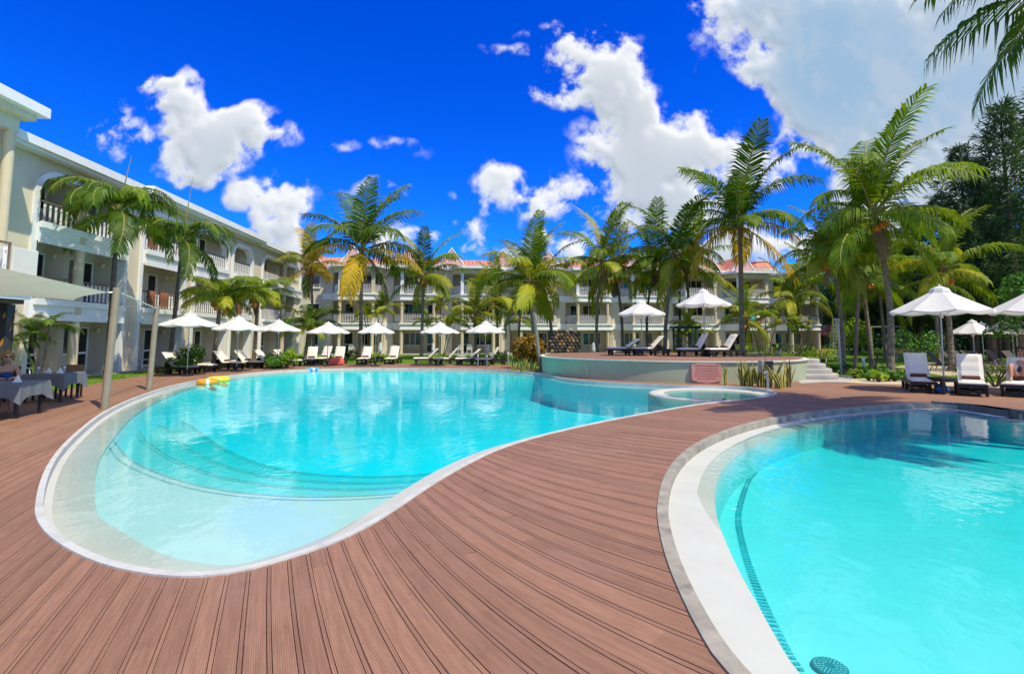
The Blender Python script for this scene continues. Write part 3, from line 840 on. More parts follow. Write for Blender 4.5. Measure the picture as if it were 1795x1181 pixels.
for k, (a, b, cm) in enumerate(EDG):
    pts = archpanel(a, b, zt, .55, min(.85, (b-a)*.27))
    m = MB(); n = len(pts)
    vs = [(x, -.08, z) for x, z in pts]+[(x, -.08, zt) for x, z in pts]+[(x, .30, z) for x, z in pts]+[(x, .30, zt) for x, z in pts]
    m.add(vs, [(i, i+1, n+i+1, n+i) for i in range(n-1)]+[(2*n+i+1, 2*n+i, 3*n+i, 3*n+i+1) for i in range(n-1)]+[(i+1, i, 2*n+i, 2*n+i+1) for i in range(n-1)])
    m.build('arch_wall', WALL, left)
    # moulding: a swept box profile
    path = [(a, 0.0)]+pts+[(b, 0.0)]
    m = MB(); w = .19; rows = []
    for i, (x, z) in enumerate(path):
        p0 = Vector(path[max(i-1, 0)]); p1 = Vector(path[min(i+1, len(path)-1)]); t = (p1-p0)
        t = t.normalized() if t.length > 1e-6 else Vector((0, 1)); nn_ = Vector((-t.y, t.x))
        p = Vector((x, z)); o_ = p+nn_*w; i_ = p-nn_*.03
        rows.append([(i_.x, .28, i_.y), (i_.x, -.20, i_.y), (o_.x, -.20, o_.y), (o_.x, -.09, o_.y)])
    vs = [q for r_ in rows for q in r_]
    m.add(vs, [(4*i+j, 4*i+j+1, 4*i+5+j, 4*i+4+j) for i in range(len(rows)-1) for j in range(3)])
    m.build('arch_moulding', WHITE, left)
    for fl in (1, 2):
        z = FZ[fl]
        bx('balcony_slab', CEIL, left, a, b, -.08, RD, z-.26, z)
        bx('balcony_fascia', WHITE, left, a+.005, b-.005, -.26, -.085, z-.72, z+.02)
        bx('balcony_cornice', WHITE, left, a+.01, b-.01, -.40, -.262, z-.20, z+.05)
        bx('balcony_moulding', WHITE, left, a+.008, b-.008, -.36, -.262, z-.80, z-.52)
        if cm:
            railing(left, a+.12, cm-.2, .02, z); railing(left, cm+.2, b-.12, .02, z)
        else: railing(left, a+.12, b-.12, .02, z)
    bx('ceiling', CEIL, left, a, b, -.0+.3, RD, ROOF-.45, ROOF-.3)
    subs = [(a, cm), (cm, b)] if cm else [(a, b)]
    for (s0, s1) in subs:
        w_ = s1-s0; c0 = (s0+s1)/2
        for fl in range(3):
            z = FZ[fl]
            if w_ > 2.6:
                window(left, s0+w_*.42, RD, z+.85, 1.0, 1.3, 2); window(left, s0+w_*.80, RD, z+.02, .82, 2.1, 1, True)
            elif fl == 2 and k == 0: window(left, c0, RD, z+.9, 1.7, 1.15, 3)
            else: window(left, s0+w_*.42, RD, z+.8, .55, 1.35, 1); window(left, s0+w_*.78, RD, z+.02, .82, 2.1, 1, True)
            sconce(left, s1-.1, .8, z+2.0, 0)
    if cm:
        bx('partition_wall', WALL, left, cm-.12, cm+.12, .35, RD, 0, ROOF-.3)
        m = MB(); m.lathe([(.19, 0), (.19, ROOF-.6)], 16, (cm, -.16, 0)); m.build('round_column', COLM, left, smooth=False)
# roof edge in three lengths, the middle one raised
c1, c2 = EDG[0][1]+.8, EDG[3][1]+.9
for a, b, dz, dy in ((-1.9, c1, 0, 0), (c1+.003, c2, .16, -.10), (c2+.003, LL+.25, 0, 0)):
    bx('roof_slab', WALL, left, a, b, -.25+dy, 3.2, ROOF-.15+dz*0, ROOF+dz)
    bx('roof_edge', WHITE, left, a-.003, b+.003, -.75+dy, 3.2, ROOF+dz, ROOF+.34+dz)
    bx('roof_moulding', WHITE, left, a, b, -.60+dy, -.252+dy, ROOF-.12+dz, ROOF-.002+dz)
bx('end_wall', WALL, left, LL-.02, LL+.15, -.08, 8, -.1, ROOF)
bx('rear_block', WALL, left, -1.9, LL-.03, RD+.32, 8, -.1, ROOF-.02)
bx('roof_deck', CONC, left, -1.9, LL+.2, 3.22, 8.1, ROOF, ROOF+.2)

NR = 9.6
# ---- near block of the same wing with the corner eave and first-floor terrace over the restaurant
nb = thing('corner_building', 'beige hotel corner block with white eave and round column at the left edge', 'building', (-17.6, 17.9, 0), R(90)+R(3))
bx('wall', WALL, nb, -9, -.9, 2.2, 2.5, 2.6, NR+.1)
bx('side_wall', WALL, nb, -.95, -.75, 1.9, 9, 2.6, NR+.1)
bx('ceiling', CEIL, nb, -9, -.2, .1, 2.2, NR-.35, NR-.2)
bx('roof_beam', WALL, nb, -9, -.15, .0, .30, NR-.62, NR-.1)
bx('side_beam', WALL, nb, -.45, -.15, .302, 2.6, NR-.62, NR-.1)
bx('roof_slab', WALL, nb, -9, .1, -.35, 9, NR-.1, NR+.12)
bx('roof_edge', WHITE, nb, -9, .35, -.62, 9, NR+.12, NR+.48)
MB().lathe([(.17, 3.3), (.17, NR-.6)], 16, (-.32, .16, 0)).build('round_column', COLM, nb)
MB().lathe([(.17, 3.3), (.17, NR-.6)], 16, (-4.2, .16, 0)).build('round_column', COLM, nb)
bx('balcony_slab', WHITE, nb, -9, -1.5, -.05, 2.2, FZ[2]-.4, FZ[2])
railing(nb, -8.9, -4.45, .05, FZ[2]); railing(nb, -4.0, -1.55, .05, FZ[2])
window(nb, -2.6, 2.2, FZ[2]+.02, 1.6, 2.1, 2, True); window(nb, -6.6, 2.2, FZ[2]+.02, 1.6, 2.1, 2, True)
# restaurant terrace
rt = thing('restaurant_terrace', 'white first-floor terrace with ornate railing over the shaded restaurant', 'terrace', (-13.9, 14.8, 0), R(90))
bx('terrace_slab', WHITE, rt, -9, 0, 0, 5, 2.78, 3.12); bx('terrace_edge', WHITE, rt, -9.0, .14, -.14, 5, 3.121, 3.36)
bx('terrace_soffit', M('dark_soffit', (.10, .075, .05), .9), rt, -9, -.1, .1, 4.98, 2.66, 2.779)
railing(rt, -8.5, -.72, .02, 3.36)
bevel(bx('planter_block', M('planter_cream', (.60, .59, .52), .8, .05, 2), rt, -.70, .06, -.06, .5, 3.362, 4.22), .02)
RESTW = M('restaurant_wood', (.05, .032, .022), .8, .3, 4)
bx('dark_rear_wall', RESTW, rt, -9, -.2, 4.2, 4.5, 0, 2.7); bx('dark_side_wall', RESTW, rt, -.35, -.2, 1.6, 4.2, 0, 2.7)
# painted pillar
pl = thing('painted_pillar', 'dark painted pillar with yellow leaves in front of the shaded restaurant', 'pillar', (-14.6, 14.7, 0), R(20))
bx('shaft', M('pillar_slate', (.045, .055, .06), .8, .3, 5), pl, -.2, .2, -.2, .2, 0, 2.66)
LEAFY = M('painted_leaf', (.50, .24, .03), .8, .4, 9)
rp = random.Random(3)
for k in range(16):
    z = .5+k*.13+rp.uniform(-.05, .05); x = rp.uniform(-.13, .13); a = rp.uniform(-.5, .5); s = rp.uniform(.8, 1.2)
    m = MB(); m.add([(0, 0, 0), (.035*s, 0, .09*s), (.025*s, 0, .16*s), (0, 0, .24*s), (-.025*s, 0, .16*s), (-.035*s, 0, .09*s)], [(0, 1, 2, 3, 4, 5)])
    m.build('leaf_motif', LEAFY, pl, loc=(x, -.203, z), rot=(0, a, 0)) if k % 2 else m.build('leaf_motif', LEAFY, pl, loc=(.203, x, z), rot=(a, 0, R(90)))

# ---- back wing: splayed balconies in a row, tiled roofs behind
BA = A(572, 592, 53.5); BB = A(1437, 592, 60.5); BL = math.hypot(BB.x-BA.x, BB.y-BA.y)
bang = math.atan2(BB.y-BA.y, BB.x-BA.x)
back = thing('hotel_main_wing', 'long beige hotel wing with splayed balconies and orange tiled roofs behind palms', 'building', (BA.x, BA.y, 0), bang)
bx('facade_wall', WALL, back, 0, BL, 1.6, 1.9, -.1, ROOF-.05)
bx('rear_block', WALL, back, 0, BL, 1.92, 11, -.1, ROOF-.06)
bx('patio_floor', CONC, back, 0, BL, -2.3, 1.6, -.1, .08)
NB = 9; BW = BL/NB
def trap(x0, x1, d, y0=0.0, e=0.0): # splayed outline
    s = min(.95, d*1.0)
    return [(x0-e, y0), (x0+s-e, y0-d-e), (x1-s+e, y0-d-e), (x1+e, y0)]
for k in range(NB):
    x0 = k*BW+.55; x1 = (k+1)*BW-.35; D_ = 1.75
    bx('wall_pier', WALL, back, k*BW-.38+.75*(k == 0)*.5, x0-.002, -.12, 1.6, -.1, ROOF-.05)
    for fl in (1, 2):
        z = FZ[fl]
        MB().prism([(x0, 1.6)]+trap(x0, x1, D_, 0)+[(x1, 1.6)], z-.25, z).build('balcony_slab', CEIL, back)
        MB().prism(trap(x0, x1, D_, .02, .06), z-.56, z+.03).build('balcony_fascia', WHITE, back)
        MB().prism(trap(x0, x1, D_, .02, .15), z-.14, z+.05).build('balcony_cornice', WHITE, back)
        MB().prism(trap(x0, x1, D_, .02, .11), z-.68, z-.561).build('balcony_moulding', WHITE, back)
        bx('string_course', WHITE, back, k*BW-.45, x0+.05, -.24, -.121, z-.56, z+.03)
        t_ = trap(x0, x1, D_-.06, 0, -.04)
        for a_, b_ in ((0, 1), (1, 2), (2, 3)):
            railing(back, 0, 0, 0, z+.03, False, (t_[a_], t_[b_]))
    c = trap(x0, x1, D_-.12, 0, -.06)
    for q in (1, 2):
        m = MB(); m.lathe([(.17, 0), (.17, FZ[2]-.4)], 12, (c[q][0], c[q][1], 0)); m.build('round_column', COLM, back)
        bx('upper_post', WHITE if q == 1 else COLM, back, c[q][0]-.17, c[q][0]+.17, c[q][1]-.15, c[q][1]+.17, FZ[2]+.06, ROOF-.3)
    # eave following the splay, with beam under it
    MB().prism([(x0-.05, 1.6)]+trap(x0-.05, x1+.05, D_, 0, .02)+[(x1+.05, 1.6)], ROOF-.5, ROOF-.06).build('roof_beam', WALL, back)
    MB().prism([(x0-.5, 1.9)]+trap(x0-.3, x1+.2, D_+.25, 0, .28)+[(x1+.4, 1.9)], ROOF-.06, ROOF+.18).build('roof_eave', WHITE, back)
    bx('partition_wall', WALL, back, x1-.25, x1-.002, -.05, 1.6, 0, ROOF-.06)
    xc = (x0+x1)/2
    for fl in range(3):
        z = FZ[fl]
        if k % 2 == 0:
            window(back, xc-1.25, 1.6, z+.02, 1.0, 2.15, 1, True); window(back, xc+.75, 1.6, z+.8, 2.1, 1.4, 3)
        else:
            window(back, xc+1.3, 1.6, z+.02, 1.0, 2.15, 1, True); window(back, xc-.7, 1.6, z+.8, 1.9, 1.4, 2 if fl else 3)
# parapets, gables and tiled roofs
bx('roof_parapet', WHITE, back, -.2, BL+.2, .2, .5, ROOF+.18, ROOF+.42)
def tiled(name, corners, parent, rows=None):
    """one roof slope: courses of barrel tiles running down the slope; corners = eave a, eave b, ridge b, ridge a"""
    a, b, c, d = [Vector(q) for q in corners]
    m = MB(); w = (b-a).length; n = max(3, int(w/.42)); nrm = (b-a).cross(d-a).normalized()
    if nrm.z < 0: nrm = -nrm
    vs = []; hs = 6*n+1
    for i in range(hs):
        t = i/(hs-1); h = abs(math.sin(math.pi*t*n))*.11
        vs += [a.lerp(b, t)+nrm*h, d.lerp(c, t)+nrm*h]
    m.add(vs, [(2*i, 2*i+2, 2*i+3, 2*i+1) for i in range(hs-1)])
    return m.build(name, TILE, parent)
zr = ROOF+.15
roof = MB().prism([(0, .6), (BL, .6), (BL, 9), (0, 9)], ROOF, ROOF+.16).build('flat_roof', CONC, back)
gables = [(A(u, 592, 58).x-BA.x)/math.cos(bang) for u in (560, 632, 722, 796, 884, 965, 1050, 1128, 1205, 1262, 1330)]
for i, gx in enumerate(gables):
    hw = 1.65; zt_ = zr+2.3; y0 = 1.2; y1 = 8.5
    m = MB(); m.add([(gx-hw, y0, zr), (gx+hw, y0, zr), (gx, y0, zt_), (gx-hw, y0+.25, zr), (gx+hw, y0+.25, zr), (gx, y0+.25, zt_)], [(0, 1, 2), (5, 4, 3), (0, 2, 5, 3), (1, 4, 5, 2)])
    gb = m.build('gable', PINK, back)
    m = MB()
    for s in (-1, 1):
        p0 = Vector((gx+s*(hw+.06), y0, zr)); p1 = Vector((gx, y0, zt_+.09))
        m.add([p0+Vector((0, -.05, 0)), p1+Vector((0, -.05, 0)), p1+Vector((0, .32, 0)), p0+Vector((0, .32, 0)), p0+Vector((s*.02, -.05, .17)), p1+Vector((0, -.05, .14)), p1+Vector((0, .32, .14)), p0+Vector((s*.02, .32, .17))], [(0, 1, 2, 3), (7, 6, 5, 4), (0, 4, 5, 1), (2, 6, 7, 3), (0, 3, 7, 4), (1, 5, 6, 2)])
    m.build('gable_coping', WHITE, gb)
    for s in (-1, 1):
        e_ = hw*.98; tiled('tiled_slope', ((gx+s*e_, y0+.3, zr+.05), (gx+s*e_, y1, zr+.05), (gx, y1, zt_-.05), (gx, y0+.3, zt_-.05)), back)
    if i+1 < len(gables) and gables[i+1]-gx > 3.6:
        xa, xb = gx+hw*.9, gables[i+1]-hw*.9
        bx('pink_parapet', PINK, back, xa+.5, xb-.5, .9, 1.1, zr, zr+.62)
        tiled('tiled_slope', ((xa-.9, 2.2, zr+.2), (xb+.9, 2.2, zr+.2), (xb+.9, 5.4, zr+1.7), (xa-.9, 5.4, zr+1.7)), back)
# little hipped turret at the right end
tx = (A(1364, 592, 60).x-BA.x)/math.cos(bang)
MB().lathe([(1.7, 0), (1.7, .9)], 8, (tx, 3.2, zr-.1)).build('turret_wall', WALL, back)
m = MB(); m.lathe([(2.15, .86), (2.15, .95), (1.0, 1.85), (1.0, 1.9)], 8, (tx, 3.2, zr-.1)); m.build('turret_roof', TILE, back)
m = MB(); m.lathe([(2.2, .80), (2.2, .87), (1.9, .87)], 8, (tx, 3.2, zr-.1)); m.lathe([(1.15, 1.9), (1.15, 2.06), (.1, 2.15)], 8, (tx, 3.2, zr-.1)); m.build('turret_trim', WHITE, back)

# corner block that joins the two wings
lk = thing('link_block', 'plain beige corner block with orange roof between the two wings', 'building', (-24.5, 53.0, 0), R(2))
bx('wall', WALL, lk, -4, 6.2, 2.0, 9, -.1, ROOF-.3); bx('roof_edge', WHITE, lk, -4.2, 6.3, 1.5, 9, ROOF-.3, ROOF+.05)
tiled('tiled_slope', ((-4, 1.8, ROOF+.1), (6.0, 1.8, ROOF+.1), (6.0, 6, ROOF+1.9), (-4, 6, ROOF+1.9)), lk)
for fl in range(3):
    window(lk, 3.2, 2.0, FZ[fl]+.8, 1.4, 1.4, 2)
# ------------------------------------------------------------------ vegetation
GREEN = leafmat('palm_green', (.115, .200, .010), (.225, .320, .016), trans=.42, rough=.5)
DGREEN = leafmat('palm_dark_green', (.055, .120, .010), (.115, .205, .014), trans=.35, rough=.5)
YGREEN = leafmat('palm_yellow_green', (0.245, 0.312, 0.023), (0.392, 0.391, 0.027), trans=.4, rough=.4)
YELLOW = leafmat('palm_yellow', (0.442, 0.325, 0.016), (0.598, 0.416, 0.026), tip=(0.390, 0.221, 0.026), trans=.4, rough=.45)
PETI = M('frond_stalk', (.30, .26, .06), .55, .2, 3)
PETY = M('frond_stalk_yellow', (.46, .30, .04), .55, .2, 3)
DRY = M('dry_frond', (.22, .15, .085), .9, .3, 4)
def frond_mesh(rs, e0, bend, mats, n=54, leaf=.25, droop=.55, wdt=.0090, twist=0.0):
    """one feather leaf of unit length starting at the origin towards +x"""
    m = MB(); N = 14; pts = []; p = Vector((0, 0, 0)); tg = []
    for i in range(N+1):
        s = i/N; a = e0-bend*(s**1.35)
        t = Vector((math.cos(a), math.sin(twist)*s*.35, math.sin(a))).normalized()
        pts.append(p.copy()); tg.append(t); p = p+t/N
    m.cur = 1
    m.tube(pts, [.0115*(1-.86*i/N)+.001 for i in range(N+1)], 4, False)
    m.cur = 0
    for side in (-1, 1):
        for k in range(n):
            s = .13+.87*(k+rs.uniform(-.3, .3))/n
            s = min(.995, max(.1, s)); f = s*N; i = min(N-1, int(f)); q = f-i
            b = pts[i].lerp(pts[i+1], q); t = tg[i].lerp(tg[i+1], q).normalized()
            sd = Vector((0, side, 0)); up = t.cross(sd)*(-side)
            if up.z < 0 and e0-bend*s > -1.4: up = -up
            L_ = leaf*(math.sin(math.pi*(.16+.76*s))**.7)*rs.uniform(.84, 1.1)*(rs.uniform(.3, .7) if rs.random() < .05 else 1)
            fw = .35+.75*s
            d = (sd*1.0+t*fw*rs.uniform(.88, 1.12)+up*rs.uniform(.05, .3)).normalized()
            dn = Vector((0, 0, -1))
            mid = b+d*L_*.5+dn*L_*droop*.16
            tip = b+d*L_*(.92-.25*droop)+dn*L_*droop*rs.uniform(.5, .95)
            wv = t.cross(d).cross(d).normalized()*wdt*(1 if s < .8 else .8)
            m.add([b-wv*.6, b+wv*.6, mid+wv, mid-wv, tip], [(0, 1, 2, 3), (3, 2, 4)])
    return m.mesh('frond', mats)
FR = {}
rsf = random.Random(11)
COLR = {'b': (DRY, DRY), 'g': (GREEN, PETI), 'd': (DGREEN, PETI), 'y': (YGREEN, PETY), 'Y': (YELLOW, PETY)}
SHAPES = {'up': (R(80), R(58), .45), 'mid': (R(58), R(88), .65), 'arch': (R(38), R(88), .75), 'flat': (R(15), R(75), .95), 'low': (R(-12), R(62), 1.05), 'hang': (R(-45), R(38), .9), 'royal': (R(66), R(160), .7), 'royal2': (R(42), R(142), .75), 'royal3': (R(-5), R(88), .7)}
def frond(shape, c):
    k = (shape, c, rsf.randrange(3))
    if k not in FR:
        e, b, d = SHAPES[shape]
        FR[k] = frond_mesh(rsf, e+rsf.uniform(-.08, .08), b*rsf.uniform(.85, 1.15), COLR[c], droop=d, leaf=.31 if 'royal' not in shape else .25, n=54, twist=rsf.uniform(-1, 1))
    return FR[k]
def trunk_part(root, base, top, r0, r1, bow=(0, 0), mat=None, ringy=True):
    n = 44; pts = []; rad = []
    for i in range(n+1):
        s = i/n; p = base.lerp(top, s); q = math.sin(math.pi*s)
        pts.append((p.x+bow[0]*q, p.y+bow[1]*q, p.z))
        rr_ = r0+(r1-r0)*s**.8+r0*.55*max(0, 1-s*9)**2
        rad.append(rr_*(1+(.06 if i % 2 else -.05)*(1 if ringy else 0)))
    m = MB(); m.tube(pts, rad, 9)
    return m.build('trunk', mat or TRUNK, root)
def palm(name, label, ub, uc, vc, Y, L, nf=22, style='coco', cols='ggggyd', coco=0, r=.15, bow=(0, 0), group='palms round the pool', base_z=0.0, seed=0, low='y', dx=0, spear=None):
    rs = random.Random(seed*31+int(uc))
    if style == 'coco': nf = max(12, int(nf*.78))
    b = A(ub, 592, Y); b.z = base_z
    c = A(uc, vc, Y)
    root = thing(name, label, 'palm tree', (b.x, b.y, b.z), 0, group)
    top = Vector((c.x-b.x, dx, c.z-b.z))
    trunk_part(root, Vector((0, 0, -.1)), top+Vector((0, 0, .05)), r*.86, r*.56, bow, TRUNKR if style == 'royal' else TRUNK)
    if style == 'royal':
        m = MB(); m.tube([top+Vector((0, 0, -1.0)), top+Vector((0, 0, -.7)), top+Vector((0, 0, -.2)), top+Vector((0, 0, .15))], [r*.7, r*.95, r*.8, r*.45], 10)
        m.build('crown_shaft', SHAFT, root, smooth=True)
        seq = ['royal', 'royal', 'royal2', 'royal', 'royal2', 'royal3']
        for i in range(nf):
            sh_ = seq[i % len(seq)]; a = i*2.39996+rs.uniform(-.3, .3)
            ob('frond', frond(sh_, 'd' if rs.random() < .6 else 'g'), root, top, (0, 0, a), [L*rs.uniform(.85, 1.1)]*3)
        if spear:
            e = A(spear[0], spear[1], Y)-Vector((b.x, b.y, b.z))
            m = MB(); m.tube([top, top.lerp(e, .5), e], [.035, .028, .006], 6); m.build('spear_leaf', PETI, root)
    else:
        for i in range(nf):
            s = i/(nf-1); a = i*2.39996+rs.uniform(-.35, .35)
            if style == 'date': sh_ = 'mid' if s < .3 else 'arch' if s < .7 else 'flat'
            else: sh_ = 'up' if s < .20 else 'mid' if s < .42 else 'arch' if s < .66 else 'flat' if s < .84 else 'low' if s < .95 else 'hang'
            cc = rs.choice(cols) if s < .68 else (low if rs.random() < .75 else rs.choice(cols))
            o = ob('frond', frond(sh_, cc), root, top+Vector((rs.uniform(-.06, .06), rs.uniform(-.06, .06), .12*(1-s)-.05)), (rs.uniform(-.14, .14), rs.uniform(-.12, .12), a), [L*rs.uniform(.86, 1.1)*{'up': 1.36, 'mid': 1.22, 'arch': 1.06}.get(sh_, .96)]*3)
        m = MB()
        for k in range(7):
            a = k*.9; m.tube([top+Vector((0, 0, -.35)), top+Vector((.14*math.cos(a), .14*math.sin(a), -.05)), top+Vector((.3*math.cos(a), .3*math.sin(a), .28))], [.10, .09, .03], 5)
        m.build('leaf_bases', DRY, root)
        for k in range(rs.choice((0, 1, 1, 2))):
            ob('dead_frond', frond('hang', 'b'), root, top+Vector((0, 0, -.2)), (rs.uniform(-.2, .2), rs.uniform(.3, .7), rs.uniform(0, 6.28)), [L*rs.uniform(.36, .52)]*3)
        for k in range(coco):
            a = k*2.4; rr_ = .26+.2*((k*7) % 3)/2
            m = MB(); m.ball((rr_*math.cos(a), rr_*math.sin(a), -.30-.22*((k*5) % 4)/2), rs.uniform(.115, .15), 6, (1, 1, 1.25))
            m.build('coconut', COCO if k % 4 else COCOG, root, loc=top, smooth=True)
    return root
palm('royal_palm', 'royal palm with dark drooping fronds and tall spear leaf nearest the left edge', 192, 207, 372, 21.5, 3.15, 18, 'royal', r=.14, spear=(231, 272), seed=1, group='royal palms by the left wing')
palm('royal_palm', 'second royal palm from the left, its spear leaf against the roof edge', 299, 320, 425, 25.0, 3.1, 17, 'royal', r=.13, spear=(338, 310), seed=2, group='royal palms by the left wing')
palm('date_palm', 'short feathery palm behind the second left parasol', 376, 387, 524, 28.5, 2.5, 20, 'date', 'gggy', 6, .17, seed=3)
palm('date_palm', 'short feathery palm behind the third left parasol', 446, 453, 520, 31.0, 2.2, 20, 'date', 'ggg', 5, .15, seed=4)
palm('date_palm', 'low dark palm with thick trunk at the corner of the wings', 538, 543, 572, 37.0, 2.35, 22, 'date', 'ddg', 0, .26, seed=5)
palm('coconut_palm', 'yellowing palm behind the tall coconut palm at the building corner', 552, 545, 468, 44.0, 3.3, 20, 'coco', 'gyYy', 9, .16, seed=6, low='Y')
palm('coconut_palm', 'tall coconut palm with yellow hanging fronds left of the centre', 633, 634, 440, 39.0, 5.2, 23, 'coco', 'ddgd', 4, .19, seed=7, low='Y')
palm('coconut_palm', 'coconut palm right of the tall yellow-fronded one, trunk between two parasols', 739, 742, 486, 41.0, 3.6, 20, 'coco', 'gygd', 7, .17, seed=8)
palm('coconut_palm', 'small coconut palm with orange nuts behind the pool ladder', 834, 833, 548, 41.0, 2.7, 16, 'coco', 'gygg', 8, .14, seed=9)
palm('coconut_palm', 'thin dark coconut palm just right of the pool-ladder palm', 873, 871, 522, 45.0, 3.1, 17, 'coco', 'gdg', 8, .14, seed=10)
palm('coconut_palm', 'full coconut palm above the lava-stone wall and croton bush', 938, 928, 494, 37.0, 4.0, 24, 'coco', 'gggdy', 12, .15, seed=11)
palm('coconut_palm', 'leaning coconut palm trunk behind the lava-stone wall', 968, 950, 494, 39.0, 3.0, 14, 'coco', 'gdg', 3, .17, (.25, 0), seed=12)
palm('coconut_palm', 'coconut palm with a pale foot at the left of the terrace loungers', 1048, 1058, 462, 40.0, 3.9, 20, 'coco', 'gggy', 5, .16, (-.3, 0), seed=13)
palm('coconut_palm', 'coconut palm with orange nuts behind the first terrace parasol', 1091, 1079, 482, 43.0, 3.9, 20, 'coco', 'ggyg', 14, .16, (.2, 0), seed=14)
palm('coconut_palm', 'slender coconut palm behind the pole of the first terrace parasol', 1136, 1147, 470, 43.0, 4.2, 19, 'coco', 'gdgd', 3, .15, (-.35, 0), seed=15)
palm('coconut_palm', 'coconut palm with slanting trunk between the two terrace parasols', 1164, 1183, 450, 37.0, 3.8, 20, 'coco', 'dggd', 3, .19, (-.2, 0), seed=16)
palm('coconut_palm', 'coconut palm beside the left rim of the second terrace parasol', 1208, 1203, 474, 40.0, 3.9, 20, 'coco', 'gdgy', 5, .18, (.1, 0), seed=17)
palm('coconut_palm', 'large coconut palm with golden lower fronds rising behind the terrace', 1300, 1297, 394, 33.0, 4.6, 25, 'coco', 'ddggd', 6, .22, seed=18, low='Y')
palm('coconut_palm', 'small coconut palm with orange nuts right of the large terrace palm', 1306, 1306, 560, 41.0, 2.8, 14, 'coco', 'gyg', 8, .13, seed=19)
palm('coconut_palm', 'coconut palm with orange nuts before the right end of the hotel', 1380, 1383, 525, 45.0, 3.4, 22, 'coco', 'gggy', 12, .13, seed=20)
palm('coconut_palm', 'dark coconut palm leaning at the right corner of the hotel', 1412, 1424, 500, 50.0, 4.0, 18, 'coco', 'ddgg', 3, .17, seed=21)
palm('coconut_palm', 'coconut palm with orange nuts beside the slim white lamp pole', 1476, 1459, 452, 26.0, 3.0, 22, 'coco', 'gggd', 15, .15, (.12, 0), seed=22)
palm('coconut_palm', 'biggest coconut palm at the right with ringed trunk and orange nuts', 1556, 1531, 378, 23.5, 4.2, 25, 'coco', 'gggdg', 18, .19, (.32, 0), seed=23, low='g')
palm('coconut_palm', 'coconut palm behind the brown pole on the right lawn', 1526, 1512, 490, 31.0, 3.3, 20, 'coco', 'ggdg', 6, .17, seed=24, low='g')
palm('coconut_palm', 'thin coconut palm behind the biggest right palm', 1552, 1541, 505, 37.0, 3.4, 18, 'coco', 'gdg', 3, .15, seed=25, low='g')
palm('coconut_palm', 'coconut palm with arching fronds behind the right parasol', 1664, 1652, 478, 26.5, 3.1, 20, 'coco', 'gggy', 3, .18, (.1, 0), seed=26)
palm('coconut_palm', 'thin brown-trunked palm left of the right parasol pole', 1643, 1638, 492, 34.0, 2.6, 14, 'coco', 'gdg', 4, .15, seed=27, low='g')
palm('coconut_palm', 'palm whose fronds hang into the top right corner', 2070, 1985, -50, 9.6, 3.6, 26, 'coco', 'd', 0, .2, seed=28, low='d')
for i, (u, vc, Y, L, lab) in enumerate(((1590, 470, 52, 4.0, 'hazy palm in the dark grove left of the right parasol'), (1500, 455, 58, 4.5, 'far palm in the grove behind the brown pole'), (1440, 480, 66, 4.5, 'far palm in the grove behind the tiled hut'))):
    palm('coconut_palm', lab, u, u, vc, Y, L, 18, 'coco', 'ddg', 0, .17, seed=40+i, low='g')
# arecas: clumps of thin cane palms before the back wing
def areca(label, u, Y, h, n, spread, seed, L=1.9, cols='gy'):
    rs = random.Random(seed); b = A(u, 592, Y); b.z = 0
    root = thing('areca_palm', label, 'palm', (b.x, b.y, 0), 0, 'cane palms before the hotel')
    for k in range(n):
        x, y = rs.uniform(-.5, .5)*spread, rs.uniform(-.3, .3)*spread; hh_ = h*rs.uniform(.55, 1.0)
        top = Vector((x*1.9, y*1.9, hh_))
        m = MB(); m.tube([(x*.5, y*.5, 0), (x, y, hh_*.5), top], [.05, .045, .03], 6); m.build('cane', SHAFT if k % 2 else TRUNK, root)
        for j in range(8):
            ob('frond', frond(rs.choice(('mid', 'arch', 'arch', 'flat', 'up')), rs.choice(cols)), root, top, (0, 0, j*2.4+k), [L*rs.uniform(.7, 1.05)]*3)
    return root
areca('cane palm clump right behind the tall yellow-fronded palm', 652, 47, 4.6, 4, 1.4, 1)
areca('cane palm clump behind the palm between two parasols', 772, 47, 5.2, 5, 1.5, 2)
areca('cane palm clump left of the lava-stone wall', 905, 45, 5.6, 5, 1.8, 3)
areca('yellow-green cane palm clump behind the second terrace parasol', 1228, 40, 3.0, 5, 1.8, 4, 1.6)
areca('cane palm clump just right of the large terrace palm', 1340, 44, 3.8, 4, 1.6, 5, 1.6)
areca('slender cane palm at the right end of the hotel', 1400, 42, 3.2, 3, .8, 6, 1.4)
areca('potted cane palm behind the restaurant terrace planter', 78, 19.5, 2.2, 3, .7, 7, 1.1, 'd')

# ---- leafy shrubs and trees
def leafcloud(m, rs, c, rx, ry, rz, n, size, up=.5, hollow=.35, asp=2.0):
    for _ in range(n):
        while True:
            p = Vector((rs.uniform(-1, 1), rs.uniform(-1, 1), rs.uniform(-1, 1)))
            if hollow < p.length < 1: break
        nrm = (p.normalized()*.8+Vector((rs.uniform(-.8, .8), rs.uniform(-.8, .8), rs.uniform(-.4, .9)+up))).normalized()
        q = Vector(c)+Vector((p.x*rx, p.y*ry, p.z*rz))
        a = nrm.orthogonal().normalized(); a.rotate(Matrix.Rotation(rs.uniform(0, 6.28), 3, nrm)); b = nrm.cross(a)
        s = size*rs.uniform(.6, 1.25)
        m.add([q-a*s, q+b*s/asp-nrm*s*.12, q+a*s, q-b*s/asp-nrm*s*.12], [(0, 1, 2, 3)])
SHRUB = leafmat('shrub_leaf', (0.053, 0.165, 0.018), (0.112, 0.285, 0.030), trans=.3, cl=2.5)
BRIGHT = leafmat('bright_leaf', (0.168, 0.336, 0.021), (0.350, 0.462, 0.028), trans=.35, cl=3)
